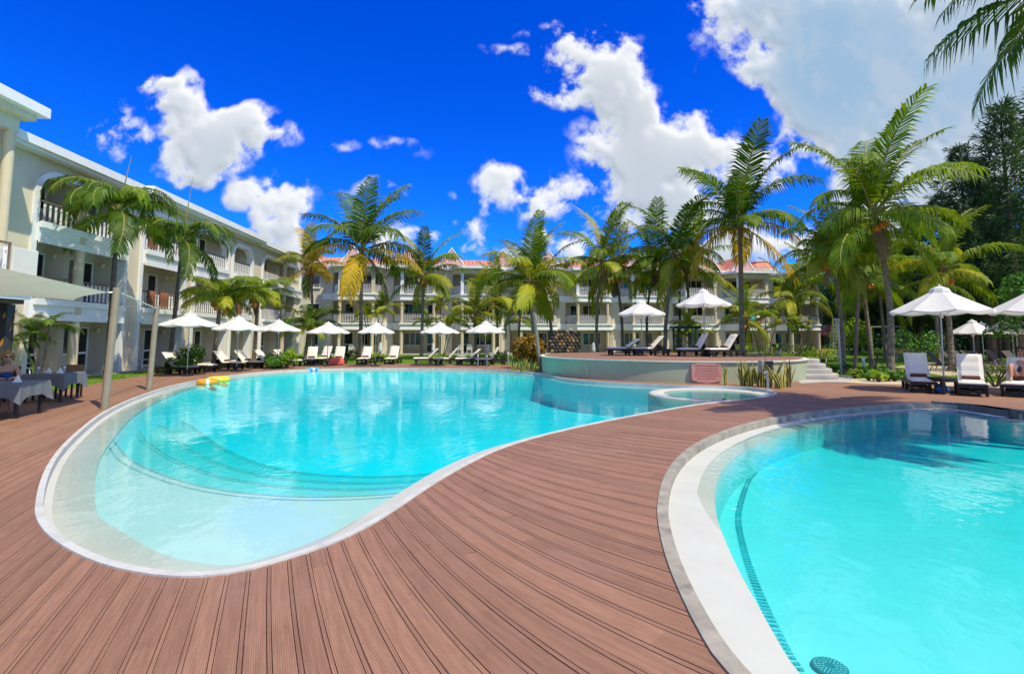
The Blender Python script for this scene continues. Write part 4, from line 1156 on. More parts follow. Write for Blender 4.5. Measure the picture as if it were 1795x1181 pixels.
CROTON = leafmat('croton_leaf', (.42, .25, .012), (.20, .19, .015), tip=(.62, .13, .01), trans=.3, cl=3.5)
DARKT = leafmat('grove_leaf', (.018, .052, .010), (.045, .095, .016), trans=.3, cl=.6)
HEDG = leafmat('hedge_leaf', (0.042, 0.105, 0.017), (0.119, 0.182, 0.021), tip=(0.238, 0.238, 0.028), trans=.3, cl=1.6)
def shrub(label, u, Y, w, h, mat, n=650, seed=0, size=.07, group=None, name='shrub', z=0.0, flowers=None, x=None):
    rs = random.Random(seed+int(u)); b = A(u, 592, Y)
    root = thing(name, label, 'shrub', (b.x if x is None else x, Y, z), 0, group)
    m = MB()
    for k in range(7):
        a = rs.uniform(0, 6.28); m.tube([(0, 0, -.05), (.2*w*math.cos(a), .2*w*math.sin(a), h*.4), (.38*w*math.cos(a), .38*w*math.sin(a), h*.8)], [.03, .02, .008], 5)
    m.build('stems', BARK, root)
    m = MB(); nl = 6
    for k in range(nl):
        a = k*2.4; rr_ = rs.uniform(.12, .30)*w
        leafcloud(m, rs, (rr_*math.cos(a), rr_*math.sin(a), h*rs.uniform(.35, .72)), w*rs.uniform(.2, .32), w*rs.uniform(.2, .32), h*rs.uniform(.22, .34), n//nl, size)
    m.build('foliage', mat, root)
    if flowers:
        m = MB()
        for k in range(14):
            a = rs.uniform(0, 6.28); rr_ = w*.45*rs.random()**.5; m.ball((rr_*math.cos(a), rr_*math.sin(a)-.1*w, h*rs.uniform(.5, .95)), .035, 4)
        m.build('blossoms', flowers, root)
    return root
OR = M('orange_blossom', (.65, .16, .02), .7); YL = M('yellow_blossom', (.75, .5, .04), .7); RD = M('red_blossom', (.6, .05, .03), .7)
shrub('round green shrub with yellow blossoms behind the first left parasol', 334, 24.5, 1.7, 1.45, SHRUB, 1500, 1, .075, flowers=YL)
shrub('green shrub left behind the third left parasol', 480, 28.5, 1.3, 1.0, SHRUB, 1000, 2, .07)
shrub('yellow-green shrub right behind the third left parasol', 505, 29, 1.2, 1.25, BRIGHT, 1000, 3, .07)
shrub('big orange and yellow croton bush left of the lava-stone wall', 928, 29, 2.3, 2.05, CROTON, 2400, 4, .13)
shrub('red-flowered shrub beside the lounger with the coral towel', 606, 40, 1.2, .8, HEDG, 600, 5, .06, flowers=RD)
shrub('orange-flowered shrub under the tall yellow-fronded palm', 626, 41, 1.4, .9, HEDG, 600, 6, .06, flowers=OR)
for i, (u, Y, w, h, lab) in enumerate(((662, 38, 1.5, .8, 'low bright shrub under the fifth left parasol'), (688, 40, 1.3, .6, 'low bright shrub behind the lone lounger under the fifth parasol'), (762, 39, 1.4, .6, 'low bright shrub left behind the sixth parasol'), (782, 41, 1.0, .55, 'low bright shrub right behind the sixth parasol'), (848, 38, 1.1, .7, 'low bright shrub behind the pool-ladder parasol pole'), (882, 40, 1.3, .8, 'low bright shrub right of the last lounger by the pool ladder'), (1020, 41, 1.2, .5, 'low bright shrub just right of the lava-stone wall'), (1045, 43, 1.0, .5, 'low shrub at the foot of the pale-footed palm'), (1075, 43, 1.2, .5, 'low shrub left behind the first terrace lounger'))):
    shrub(lab, u, Y, w, h, BRIGHT, 420, i, .06, 'low shrubs along the hotel')
rs5 = random.Random(9)
ORD = ['first', 'second', 'third', 'fourth', 'fifth', 'sixth', 'seventh', 'eighth', 'ninth', 'last']
for i, u in enumerate((1168, 1200, 1262, 1290, 1328, 1352, 1374, 1396, 1418, 1440)):
    shrub('mixed garden shrub behind the terrace, number %d counted from the terrace parasols' % (i+1) if False else ('mixed green shrub in the hedge row behind the terrace, %s from the left' % ORD[i]), u, 36+3*(i % 3), 2.6, 1.0+.35*(i % 2), HEDG if i % 3 else BRIGHT, 520, 60+i, .075, 'hedge row behind the terrace')
BPL = ['at the sandy end of the path, beside the bollard light', 'right at the foot of the bollard light', 'lone and low on the sand right of the bollard light', 'largest on the sand before the biggest right palm', 'close right of the biggest right palm, front row', 'left of the white lounger by two plants', 'just left of the white lounger', 'touching the white lounger beside the sand', 'before the biggest right palm, back row', 'behind the left white lounger', 'at the foot of the slim lamp post', 'at the grass edge behind the path', 'nearest the concrete steps on the grass', 'between the brown pole and the lamp post']
# border plants along the path and deck on the right
for i, (u, v, h) in enumerate(((1498, 663, .42), (1512, 661, .5), (1524, 667, .34), (1540, 669, .5), (1556, 668, .45), (1568, 668, .4), (1582, 665, .5), (1590, 667, .42), (1548, 661, .5), (1608, 652, .7), (1462, 655, .45), (1440, 652, .4), (1425, 650, .45), (1490, 652, .5))):
    p = G(u, v)
    shrub('small leafy border plant %s' % BPL[i], u, p.y, .62, h, SHRUB if i % 3 else BRIGHT, 170, 90+i, .075, 'border plants beside the path', x=p.x)
shrub('loose purple-flowered shrub between the two right loungers', 1738, 18.3, 1.9, 1.1, HEDG, 800, 120, .05, flowers=M('purple_blossom', (.28, .16, .5), .7))
shrub('leafy shrub at the left of the purple-flowered one', 1700, 20.5, 1.2, .6, SHRUB, 350, 121, .05)
shrub('tall loose green shrub on the right lawn', 1605, 34, 3.4, 2.6, SHRUB, 900, 122, .1)
shrub('yellow-green shrub beside the tiled hut', 1492, 52, 4.5, 4.2, BRIGHT, 1200, 123, .16)
# striped snake plants before the terrace
SNK = leafmat('snake_leaf', (.05, .085, .02), (.025, .05, .015), trans=.1, cl=6)
SNY = M('snake_edge', (.52, .44, .08), .6, .2, 6)
def snake(label, u, v, n, seed, h=.9, spread=.3):
    rs = random.Random(seed); p = G(u, v)
    root = thing('snake_plant', label, 'plant', (p.x, p.y, -.02), 0, 'striped plants before the terrace')
    for k in range(n):
        a = rs.uniform(0, 6.28); r0 = rs.uniform(0, spread*.4); hh_ = h*rs.uniform(.55, 1.1); ln = rs.uniform(.05, .5)*hh_
        if rs.random() < .15: ln *= 1.6
        w = rs.uniform(.028, .045); f = Vector((math.cos(a), math.sin(a), 0)); sd = Vector((-f.y, f.x, 0))
        if rs.random() < .8: sd = Vector((1, rs.uniform(-.5, .5), 0)).normalized()
        base = f*r0; N = 6; m = MB(); pts = []
        for i in range(N+1):
            s = i/N; pts.append(base+f*ln*s**1.8+Vector((0, 0, hh_*(s-.12*s*s*(ln/hh_))))); 
        wd = [w*(.7+.5*math.sin(math.pi*min(1, s*1.1)))*(1-s**4)+.002 for s in [i/N for i in range(N+1)]]
        for q0, q1, mi in ((-1, -.55, 1), (-.55, .55, 0), (.55, 1, 1)):
            m.cur = mi
            m.add([pts[i]+sd*wd[i]*q for i in range(N+1) for q in (q0, q1)], [(2*i, 2*i+1, 2*i+3, 2*i+2) for i in range(N)])
        m.build('leaf', [SNK, SNY], root)
snake('single striped snake plant just right of the pink plaque', 1272, 676, 6, 1, .75, .25)
for i, (u, v, h) in enumerate(((1302, 676, .95), (1318, 677, 1.0), (1335, 678, 1.1), (1352, 679, 1.0), (1370, 681, .9), (1385, 678, .95), (1328, 672, .9))):
    snake('striped snake plant in the clump before the terrace, %s' % ['leftmost', 'second from the left', 'tall one left of the tap', 'right of the tap', 'in front of the floodlight box', 'rightmost by the concrete steps', 'rear one against the wall'][i], u, v, 11, 10+i, h, .5)
for i, (u, v) in enumerate(((902, 649), (918, 651), (932, 651))):
    snake('striped plant at the foot of the croton bush, %s' % ['left one', 'middle one', 'right one by the leaning post'][i], u, v, 10, 30+i, .75, .5)

# ---- dark grove on the right: casuarinas and broad-leaved trees
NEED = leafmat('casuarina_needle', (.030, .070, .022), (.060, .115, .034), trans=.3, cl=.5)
def casuarina_mesh(seed, h, w, n=300):
    rs = random.Random(seed); m = MB()
    for k in range(n):
        s = (k+.5)/n; z = h*(.14+.86*s); reach = w*(1-s)**.62*rs.uniform(.35, 1.05)+.25
        a = k*2.39996+rs.uniform(-.4, .4); f = Vector((math.cos(a), math.sin(a), 0))
        p0 = Vector((0, 0, z)); up = rs.uniform(.45, 1.15)
        p1 = p0+f*reach+Vector((0, 0, reach*up))
        nb_ = int(7+reach*4)
        for j in range(nb_):
            t = .25+.75*j/nb_; b = p0.lerp(p1, t)+Vector((rs.uniform(-.15, .15), rs.uniform(-.15, .15), 0))
            for q in range(3):
                d = (f*rs.uniform(.1, .8)+Vector((rs.uniform(-.6, .6), rs.uniform(-.6, .6), rs.uniform(-.35, .75)))).normalized()
                L_ = rs.uniform(.35, .8); tip = b+d*L_+Vector((0, 0, -.14*L_))
                wv = d.cross(Vector((rs.uniform(-1, 1), rs.uniform(-1, 1), rs.uniform(-1, 1))))
                if wv.length < .01: continue
                wv = wv.normalized()*rs.uniform(.025, .05)
                mid = b.lerp(tip, .5)+Vector((0, 0, .03))
                m.add([b, mid+wv, tip, mid-wv], [(0, 1, 2, 3)])
    return m.mesh('crown', NEED)
CAS = [casuarina_mesh(s, 16, 3.6, 190) for s in (1, 2)]
def casuarina(label, u, vtop, Y, k, w=1.0, rz=0):
    b = A(u, 592, Y); t = A(u, vtop, Y); h = t.z; root = thing('casuarina_tree', label, 'tree', (b.x, Y, 0), rz, 'casuarina grove')
    m = MB(); m.tube([(0, 0, -.2), (.1, .05, h*.3), (-.05, 0, h*.7), (0, 0, h*.99)], [.28, .22, .11, .015], 8); m.build('trunk', BARK, root)
    ob('crown', CAS[k % 2], root, (0, 0, 0), (0, 0, k*1.3), (w, w, h/16.0))
    return root
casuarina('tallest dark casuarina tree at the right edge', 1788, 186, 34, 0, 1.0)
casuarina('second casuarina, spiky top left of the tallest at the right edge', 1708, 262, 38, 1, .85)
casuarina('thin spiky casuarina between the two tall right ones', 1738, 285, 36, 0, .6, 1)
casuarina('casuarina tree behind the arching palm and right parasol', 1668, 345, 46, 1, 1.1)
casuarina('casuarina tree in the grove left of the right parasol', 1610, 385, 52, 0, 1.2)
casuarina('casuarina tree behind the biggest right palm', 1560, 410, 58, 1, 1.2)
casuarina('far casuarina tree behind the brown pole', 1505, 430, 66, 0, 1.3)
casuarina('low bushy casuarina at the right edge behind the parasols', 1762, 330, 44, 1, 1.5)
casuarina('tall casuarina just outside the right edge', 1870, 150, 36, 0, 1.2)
def tree(label, u, vtop, Y, w, mat, n=3800, seed=0, size=.22, low=.25, rzv=1.0):
    rs = random.Random(seed); b = A(u, 592, Y); h = A(u, vtop, Y).z
    root = thing('broadleaf_tree', label, 'tree', (b.x, Y, 0), 0, 'trees of the dark grove')
    m = MB(); m.tube([(0, 0, -.2), (.1, 0, h*.3), (.0, .1, h*.62)], [.3, .24, .14], 8)
    for k in range(6):
        a = k*1.05+.3; m.tube([(0, 0, h*.3), (.22*w*math.cos(a), .22*w*math.sin(a), h*.55), (.38*w*math.cos(a), .38*w*math.sin(a), h*.78)], [.14, .09, .03], 6)
    m.build('trunk', BARK, root)
    m = MB(); nl = 16
    for k in range(nl):
        a = k*2.4; s = (k+.5)/nl; rr_ = .40*w*math.sqrt(rs.random())
        zz = h*(low+(.92-low)*s)
        leafcloud(m, rs, (rr_*math.cos(a), rr_*math.sin(a), zz), w*.2*rs.uniform(.7, 1.25), w*.2*rs.uniform(.7, 1.25), h*.12*rs.uniform(.7, 1.2), n//nl, size, .4, .2)
    m.build('crown', mat, root)
    return root
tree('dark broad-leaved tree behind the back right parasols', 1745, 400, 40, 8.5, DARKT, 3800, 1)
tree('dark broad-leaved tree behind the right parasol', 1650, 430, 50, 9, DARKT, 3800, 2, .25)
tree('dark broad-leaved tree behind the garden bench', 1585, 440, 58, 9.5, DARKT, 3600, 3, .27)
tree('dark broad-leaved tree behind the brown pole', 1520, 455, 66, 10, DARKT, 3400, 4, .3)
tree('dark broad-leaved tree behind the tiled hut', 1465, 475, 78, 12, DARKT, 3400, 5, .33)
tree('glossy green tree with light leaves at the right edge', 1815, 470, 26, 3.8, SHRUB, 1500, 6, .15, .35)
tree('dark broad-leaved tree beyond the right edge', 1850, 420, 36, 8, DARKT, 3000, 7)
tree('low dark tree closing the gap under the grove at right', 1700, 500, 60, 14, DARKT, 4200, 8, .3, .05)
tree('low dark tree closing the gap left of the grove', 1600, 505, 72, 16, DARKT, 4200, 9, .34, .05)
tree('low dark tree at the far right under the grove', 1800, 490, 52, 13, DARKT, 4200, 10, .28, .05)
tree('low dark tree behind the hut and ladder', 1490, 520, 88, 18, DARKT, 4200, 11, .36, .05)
# ---- grass blades on the lawns
def lawn(label, n, seed, inside, box):
    rs = random.Random(seed); m = MB(); k = 0
    while k < n:
        x = rs.uniform(box[0], box[1]); y = rs.uniform(box[2], box[3])
        if not inside(x, y): continue
        k += 1; a = rs.uniform(0, 6.28); h = rs.uniform(.03, .085); w = .012
        dx_, dy_ = math.cos(a)*w, math.sin(a)*w; lx_, ly_ = rs.uniform(-.04, .04), rs.uniform(-.04, .04)
        m.add([(x-dx_, y-dy_, -.012), (x+dx_, y+dy_, -.012), (x+lx_, y+ly_, h)], [(0, 1, 2)])
    o = m.build('lawn_grass', leafmat('grass_blade', (0.105, 0.253, 0.020), (0.208, 0.386, 0.041), tip=(0.372, 0.356, 0.081), trans=.35, cl=1.2))
    tag(o, label, 'grass', kind='stuff')
lawn('short green lawn grass between deck and left hotel wing', 14000, 1, lambda x, y: not inpoly(x, y, dk) and x > -19.2, (-19, -8, 14, 36))
lawn('short green lawn grass before the main hotel wing', 9000, 2, lambda x, y: not inpoly(x, y, dk), (-14, 4, 33, 46))
lawn('short green lawn grass right of the terrace', 16000, 3, lambda x, y: not inpoly(x, y, dk) and not (x < 13.5 and y < 31) and abs(x-y*.72) < 14, (12, 34, 21, 46))
# ------------------------------------------------------------------ furniture
def make_lounger(tilt=48, towel=True):
    """wooden sun lounger: foot at +x, raised back towards -x"""
    P = {}
    m = MB()
    for s in (-1, 1):
        m.box(-.98, .98, s*.31-.02, s*.31+.02, .24, .33)
    m.box(-.98, -.94, -.29, .29, .25, .32); m.box(.94, .98, -.29, .29, .25, .32); m.box(-.05, .0, -.29, .29, .25, .32)
    m.box(-.70, .72, -.02, .02, .09, .13)
    P['frame'] = m.mesh('frame', DARKWOOD)
    m = MB()   # end frame: two splayed feet and a rail
    for s in (-1, 1):
        m.add([(-.05, s*.30-.035, 0), (.05, s*.30-.035, 0), (.05, s*.30+.035, 0), (-.05, s*.30+.035, 0), (-.09, s*.30-.03, .25), (.09, s*.30-.03, .25), (.09, s*.30+.03, .25), (-.09, s*.30+.03, .25)], [(3, 2, 1, 0), (4, 5, 6, 7), (0, 1, 5, 4), (1, 2, 6, 5), (2, 3, 7, 6), (3, 0, 4, 7)])
    m.box(-.02, .02, -.27, .27, .08, .14)
    P['leg_pair'] = m.mesh('leg_pair', DARKWOOD)
    m = MB(); m.box(-.02, .02, -.033, .033, 0, .25); P['leg'] = m.mesh('leg', DARKWOOD)
    m = MB()
    for k in range(7): m.box(-.06+k*.15, .04+k*.15, -.30, .30, .325, .345)
    P['slats'] = m.mesh('slats', DARKWOOD)
    def cushion(x0, x1):
        m = MB(); n = 12; k = 6; vs = []
        for j in range(k+1):
            y = -.30+.60*j/k
            for i in range(n+1):
                x = x0+(x1-x0)*i/n
                e = min(1, min(x-x0, x1-x)/.045, (.30-abs(y))/.045); e = max(0, e); e = math.sqrt(1-(1-e)**2)
                q = .5+.5*math.cos((x-x0)/(x1-x0)*2*math.pi*3)
                vs.append((x, y, .03+.055*e-.010*q*e))
        m.add(vs, [(j*(n+1)+i, j*(n+1)+i+1, (j+1)*(n+1)+i+1, (j+1)*(n+1)+i) for j in range(k) for i in range(n)])
        m.box(x0+.004, x1-.004, -.297, .297, 0, .04)
        return m.mesh('cushion', CUSH)
    P['seat_cushion'] = cushion(-.02, .99)
    P['back_cushion'] = cushion(0, .86)
    m = MB(); m.box(.0, .84, -.29, -.25, -.04, 0); m.box(.0, .84, .25, .29, -.04, 0)
    for k in range(6): m.box(.04+k*.14, .13+k*.14, -.25, .25, -.03, -.008)
    P['back_frame'] = m.mesh('back_frame', DARKWOOD)
    m = MB(); m.tube([(0, -.21, 0), (0, -.19, 0), (0, .19, 0), (0, .21, 0)], [.045, .058, .058, .045], 12); P['towel_roll'] = m.mesh('towel_roll', TOWEL)
    m = MB(); m.box(-.015, .015, -.24, .24, 0, .42); P['prop'] = m.mesh('prop', DARKWOOD)
    return P
LP = make_lounger()
def lounger(label, p, face, tilt=50, z=0.0, towel=True, group='sun loungers', sc=1.0):
    """face = heading of the foot end in degrees (0 = +x)"""
    root = thing('sun_lounger', label, 'sun lounger', (p[0], p[1], z), R(face), group)
    root.scale = (sc, sc, sc)
    ob('frame', LP['frame'], root)
    for x in (-.82, -.12, .80): ob('leg_pair', LP['leg_pair'], root, (x, 0, 0))
    ob('slats', LP['slats'], root); ob('seat_cushion', LP['seat_cushion'], root, (0, 0, .345))
    b = ob('backrest', LP['back_frame'], root, (-.03, 0, .37), (0, 0, R(180)))
    t = R(tilt); b.rotation_euler = (0, -t, R(180))
    b.rotation_mode = 'XYZ'
    b.matrix_local = Matrix.Translation((-.03, 0, .38)) @ Matrix.Rotation(R(180), 4, 'Z') @ Matrix.Rotation(-t, 4, 'Y')
    ob('back_cushion', LP['back_cushion'], b, (0, 0, 0))
    ob('prop', LP['prop'], root, (-.03-.55*math.cos(t)-.06, 0, .30), (0, R(12), 0), (1, 1, max(.3, 1.2*math.sin(t)-.25)))
    if towel: ob('towel_roll', LP['towel_roll'], root, (.10, 0, .345+.14))
    return root
def umbrella(label, p, r, rim, apex, z=0.0, n=8, lean=0.0, rz=.2, group='white parasols', base=True, cap=True):
    root = thing('parasol', label, 'parasol', (p[0], p[1], z), rz, group)
    MB().tube([(lean, 0, .02), (0, 0, apex+.02)], [.024, .022], 10).build('pole', ALU, root)
    m = MB(); rows = 5; k = 8; vs = []; NN = n*6
    for i in range(rows+1):
        s = i/rows
        for j in range(NN):
            a = 2*math.pi*j/NN; w = abs(((j % 6)/6.0)-.0); edge = math.cos(math.pi/n)/math.cos(((a % (2*math.pi/n))-math.pi/n))
            t = (j % 6)/6.0; sag = math.sin(math.pi*t)*.055*s*r
            rr_ = (.10+(r-.10)*s)*edge
            vs.append((rr_*math.cos(a), rr_*math.sin(a), apex-(apex-rim)*(s**.93)-sag*.9))
    m.add(vs, [(i*NN+j, i*NN+(j+1) % NN, (i+1)*NN+(j+1) % NN, (i+1)*NN+j)[::-1] for i in range(rows) for j in range(NN)])
    can = m.build('canopy', CANVAS, root)
    m = MB(); vs2 = vs[-NN:]
    m.add([q for q in vs2]+[(q[0]*1.003, q[1]*1.003, q[2]-.05) for q in vs2], [(j, (j+1) % NN, NN+(j+1) % NN, NN+j)[::-1] for j in range(NN)])
    m.build('valance', CANVAS, can)
    if cap:
        m = MB(); m.lathe([(.36*r*.62, apex-(apex-rim)*.17), (.18*r, apex-.0), (.06, apex+.075), (.02, apex+.08)], 8); m.build('vent_cap', CANVAS, can)
    MB().lathe([(.02, 0), (.035, .02), (.02, .05), (.005, .075)], 8, (0, 0, apex+.075)).build('finial', WHITE, root)
    for j in range(n):
        a = 2*math.pi*j/n; c, s_ = math.cos(a), math.sin(a)
        MB().tube([(.03*c, .03*s_, apex-.06), (r*.985*c, r*.985*s_, rim-.018)], .009, 5).build('rib', ALU, root)
        MB().tube([(.03*c, .03*s_, rim-.28+.1), (r*.5*c, r*.5*s_, rim+(apex-rim)*.45-.03)], .007, 5).build('strut', ALU, root)
    MB().lathe([(.05, rim-.22), (.05, rim-.14)], 10).build('hub', WHITE, root)
    if base: MB().lathe([(.26, 0), (.26, .05), (.06, .08), (.04, .3), (.03, .3)], 16, (lean, 0, 0)).build('base', BLACK, root)
    return root
def GP(u, v, z=0.0):
    p = G(u, v, z); return (p.x, p.y)
# parasols round the large pool
for lab, u, r, vr, va, Y in (('first parasol from the left, beside the leaning sail post', 331, 1.25, 569, 551, 23.3), ('second parasol from the left, over two cream loungers', 417, 1.25, 576, 557, 26.2), ('third parasol from the left, before the yellow-green shrub', 488, 1.22, 578, 563, 29.0), ('fourth parasol from the left, beside the coral towel', 575, 1.28, 582, 567, 31.5), ('fifth parasol from the left, between two lone loungers', 659, 1.16, 582, 567, 31.5), ('sixth parasol from the left, right of the thin palm trunk', 771, 1.22, 582, 567, 31.8), ('seventh parasol from the left, above the pool ladder', 851, 1.25, 581, 565, 31.8)):
    p = A(u, 592, Y); umbrella('white %s' % lab, (p.x, Y), r, A(u, vr, Y).z, A(u, va, Y).z, 0, 8, 0, u*.1)
umbrella('white parasol standing at the left of the terrace', tuple(A(1125, 592, 25.2)[:2]), 1.19, A(1125, 551, 25.2).z-TZ, A(1125, 531, 25.2).z-TZ, TZ+.03)
umbrella('taller white parasol at the right of the terrace', tuple(A(1235, 592, 24.3)[:2]), 1.25, A(1235, 535, 24.3).z-TZ, A(1235, 511, 24.3).z-TZ, TZ+.03, rz=.5)
umbrella('large white parasol above the dark side table on the right', tuple(A(1653, 592, 16.4)[:2]), 1.36, A(1653, 545, 16.4).z, A(1653, 506, 16.4).z, .0, rz=.35, lean=-.12)
umbrella('white parasol cut by the right edge', tuple(A(1838, 592, 16.0)[:2]), 1.4, A(1838, 544, 16.0).z, A(1838, 500, 16.0).z, .0, rz=.1)
umbrella('small far parasol left among the dark loungers', tuple(A(1706, 592, 31)[:2]), 1.15, A(1706, 583, 31).z, A(1706, 563, 31).z, 0)
umbrella('small far parasol hidden half behind the left far one', tuple(A(1722, 592, 34)[:2]), 1.15, A(1722, 583, 34).z, A(1722, 567, 34).z, 0)
umbrella('far parasol right above the reclining person', tuple(A(1775, 592, 27)[:2]), 1.12, A(1775, 579, 27).z, A(1775, 554, 27).z, 0)
umbrella('far parasol at the right edge behind another', tuple(A(1782, 592, 31)[:2]), 1.1, A(1782, 582, 31).z, A(1782, 567, 31).z, 0)

# loungers: (label, photo point on the ground under its middle, heading of the foot end, back angle)
for lab, u, v, f, t in (
 ('front lounger of the leftmost pair, under the first parasol', 309, 655, -14, 46), ('rear lounger of the leftmost pair, under the first parasol', 344, 652, -14, 44),
 ('front lounger of the second pair from the left', 396, 647, -14, 44), ('rear lounger of the second pair, half hidden by its neighbour', 431, 645, -12, 46),
 ('front lounger of the third pair from the left', 466, 643, -12, 44), ('rear lounger of the third pair from the left', 500, 642, -12, 44)):
    lounger('cream cushioned dark wood %s' % lab, GP(u, v), f, t)
for lab, u, v, f, t in (
 ('left lounger under the fourth parasol, facing the pool', 546, 638.5, -78, 58), ('lounger seen from the side behind the fourth parasol pole', 569, 637, -100, 60),
 ('lounger draped with a coral towel', 594, 638.5, -84, 60), ('left lounger under the fifth parasol, facing the pool', 641, 637.5, -92, 58), ('right lounger under the fifth parasol, facing the pool', 689, 637.5, -94, 62),
 ('leftmost lounger of the row of four by the ladder', 751, 637.5, 192, 45), ('second lounger of the row of four by the ladder', 786, 638, 192, 48), ('third lounger of the row of four by the ladder', 824, 638, 192, 42), ('rightmost lounger of the row of four, behind the ladder', 860, 639, 195, 55)):
    lounger('dark wood %s' % lab, GP(u, v), f, t)
for lab, u, v, f, t in (('leftmost lounger on the terrace', 1096, 622, 184, 32), ('second lounger from the left on the terrace', 1141, 622.5, 186, 45), ('third lounger from the left on the terrace', 1222, 624.5, 188, 58), ('rightmost lounger on the terrace, its back upright', 1272, 625, 190, 55)):
    lounger('dark wood %s' % lab, GP(u, v, TZ+.03), f, t, TZ+.03, sc=.95)
for lab, u, v, f, t in (('lounger with white cushion left of the side table', 1611, 684, -120, 66), ('lounger with white cushion right of the side table', 1704, 690, -130, 66), ('lounger with the reclining person at the right edge', 1790, 692, -140, 52)):
    lounger('dark wood %s' % lab, GP(u, v), f, t, sc=1.02, group='loungers by the right pool')
# coral towel over one lounger
p = GP(594, 642)
tw = MB(); n = 10
vs = []
for j in range(n+1):
    y = -.40+.80*j/n
    for i, (xx, zz) in enumerate(((.22, .455), (.6, .452), (1.0, .448), (1.045, .40), (1.05, .2), (1.055, .06))):
        dz = -.38*max(0, abs(y)-.31)/.09 if i < 3 else -.02*math.sin(j*1.7)
        vs.append((xx+.012*math.sin(j*2.1+i), y*(1-.06*max(0, abs(y)-.3)), zz+dz*(1 if abs(y) > .31 else 0)+(.0 if i < 4 else 0)))
tw.add(vs, [(j*6+i, (j+1)*6+i, (j+1)*6+i+1, j*6+i+1)[::-1] for j in range(n) for i in range(5)])
c0 = GP(594, 638.5)
to = tw.build('beach_towel', M('coral_towel', (.72, .13, .10), .95, .12, 6, .3, 40), None, True, loc=(c0[0], c0[1], .0), rot=(0, 0, R(-84)))
tag(to, 'coral red towel hanging over the foot of a lounger across the pool', 'towel')
# side tables
def sidetable(label, p, z=0.0, w=.46, h=.42, group='dark side tables', rz=0):
    root = thing('side_table', label, 'side table', (p[0], p[1], z), rz, group)
    bx('table_top', DARKWOOD, root, -w/2, w/2, -w/2, w/2, h-.05, h)
    bx('apron', DARKWOOD, root, -w/2+.02, w/2-.02, -w/2+.02, w/2-.02, h-.13, h-.051)
    for sx in (-1, 1):
        for sy in (-1, 1): bx('leg', DARKWOOD, root, sx*(w/2-.04)-.03, sx*(w/2-.04)+.03, sy*(w/2-.04)-.03, sy*(w/2-.04)+.03, 0, h-.131)
    return root
sidetable('dark wooden side table holding the large right parasol', GP(1653, 690), 0, .52, .50, rz=R(8))
sidetable('dark side table between the first two terrace loungers', GP(1119, 623, TZ), TZ+.03)
sidetable('dark side table right of the second terrace lounger', GP(1158, 621, TZ), TZ+.03)
sidetable('dark side table left of the rightmost terrace lounger', GP(1250, 622, TZ), TZ+.03)
sidetable('dark side table between the last two loungers by the ladder', GP(842, 638.5))
sidetable('dark side table under the fifth parasol', GP(665, 636))
# blue bag under the right table
p = GP(1648, 689)
bag = thing('blue_bag', 'blue bag lying under the dark side table on the right', 'bag', (p[0]+.02, p[1]-.03, 0))
m = MB(); m.ball((0, 0, .15), .17, 9, (1.1, .8, .85)); m.ball((.12, .02, .1), .12, 8, (1.1, .9, .85)); m.build('body', M('blue_nylon', (.02, .13, .42), .6, .3, 8, .4, 12), bag, smooth=True)
m = MB(); m.tube([(-.1, -.05, .25), (-.07, -.06, .33), (.05, -.06, .33), (.1, -.05, .24)], .012, 6); m.build('strap', BLACK, bag)
# ---- inflatable rings and the ladder
def torus(m, c, R_, r_, n=28, k=10, arc=(0, 2*math.pi), sq=1.0):
    vs = []
    for i in range(n):
        a = arc[0]+(arc[1]-arc[0])*i/n
        for j in range(k):
            b = 2*math.pi*j/k; vs.append((c[0]+(R_+r_*math.cos(b))*math.cos(a), c[1]+(R_+r_*math.cos(b))*math.sin(a), c[2]+r_*sq*math.sin(b)))
    m.add(vs, [(i*k+j, ((i+1) % n)*k+j, ((i+1) % n)*k+(j+1) % k, i*k+(j+1) % k) for i in range(n) for j in range(k)])
def swimring(label, p, R_, r_, mat, mat2):
    root = thing('swim_ring', label, 'swim ring', (p[0], p[1], ZW+r_*.55))
    m = MB(); torus(m, (0, 0, 0), R_, r_); o = m.build('tube', mat, root, True)
    for k in range(4):
        m = MB(); a = k*1.57+.4
        vs = []
        for i in range(3):
            aa = a+i*.14
            for j in range(10):
                b = 2*math.pi*j/10; vs.append(((R_+r_*1.02*math.cos(b))*math.cos(aa), (R_+r_*1.02*math.cos(b))*math.sin(aa), r_*1.02*math.sin(b)))
        m.add(vs, [(i*10+j, (i+1)*10+j, (i+1)*10+(j+1) % 10, i*10+(j+1) % 10) for i in range(2) for j in range(10)]); m.build('band', mat2, root, True)
ORG = M('orange_vinyl', (.75, .33, .02), .3, .1, 4); YEL = M('yellow_vinyl', (.80, .62, .03), .3, .1, 4); BLU = M('blue_vinyl', (.03, .35, .75), .3, .1, 4); LIM = M('lime_vinyl', (.45, .65, .10), .3, .1, 4)
swimring('orange and white swim ring floating at the left pool edge', GP(364, 672, ZW), .28, .115, ORG, WHITE)
swimring('yellow and green swim ring behind the orange one', GP(383, 667.5, ZW), .32, .12, YEL, LIM)
swimring('blue swim ring floating at the far pool edge', GP(548, 646.5, 0), .28, .10, BLU, WHITE)
p = GP(846, 644)
lad = thing('pool_ladder', 'chrome pool ladder with two curved handrails at the far pool edge', 'ladder', (p[0], p[1], 0))
for s in (-.26, .26):
    pts = [(s, .15, -.02), (s, .15, .45), (s, .10, .66), (s, -.04, .76), (s, -.20, .70), (s, -.30, .5), (s, -.38, 0), (s, -.42, -.9)]
    q = catmull([(a[1], a[2]) for a in pts], False, .06)
    MB().tube([(s, w_[0].x, w_[0].y) for w_ in q], .022, 8).build('handrail', STEEL, lad, True)
for z in (-.3, -.6): bx('rung', STEEL, lad, -.25, .25, -.44, -.37, z, z+.03)
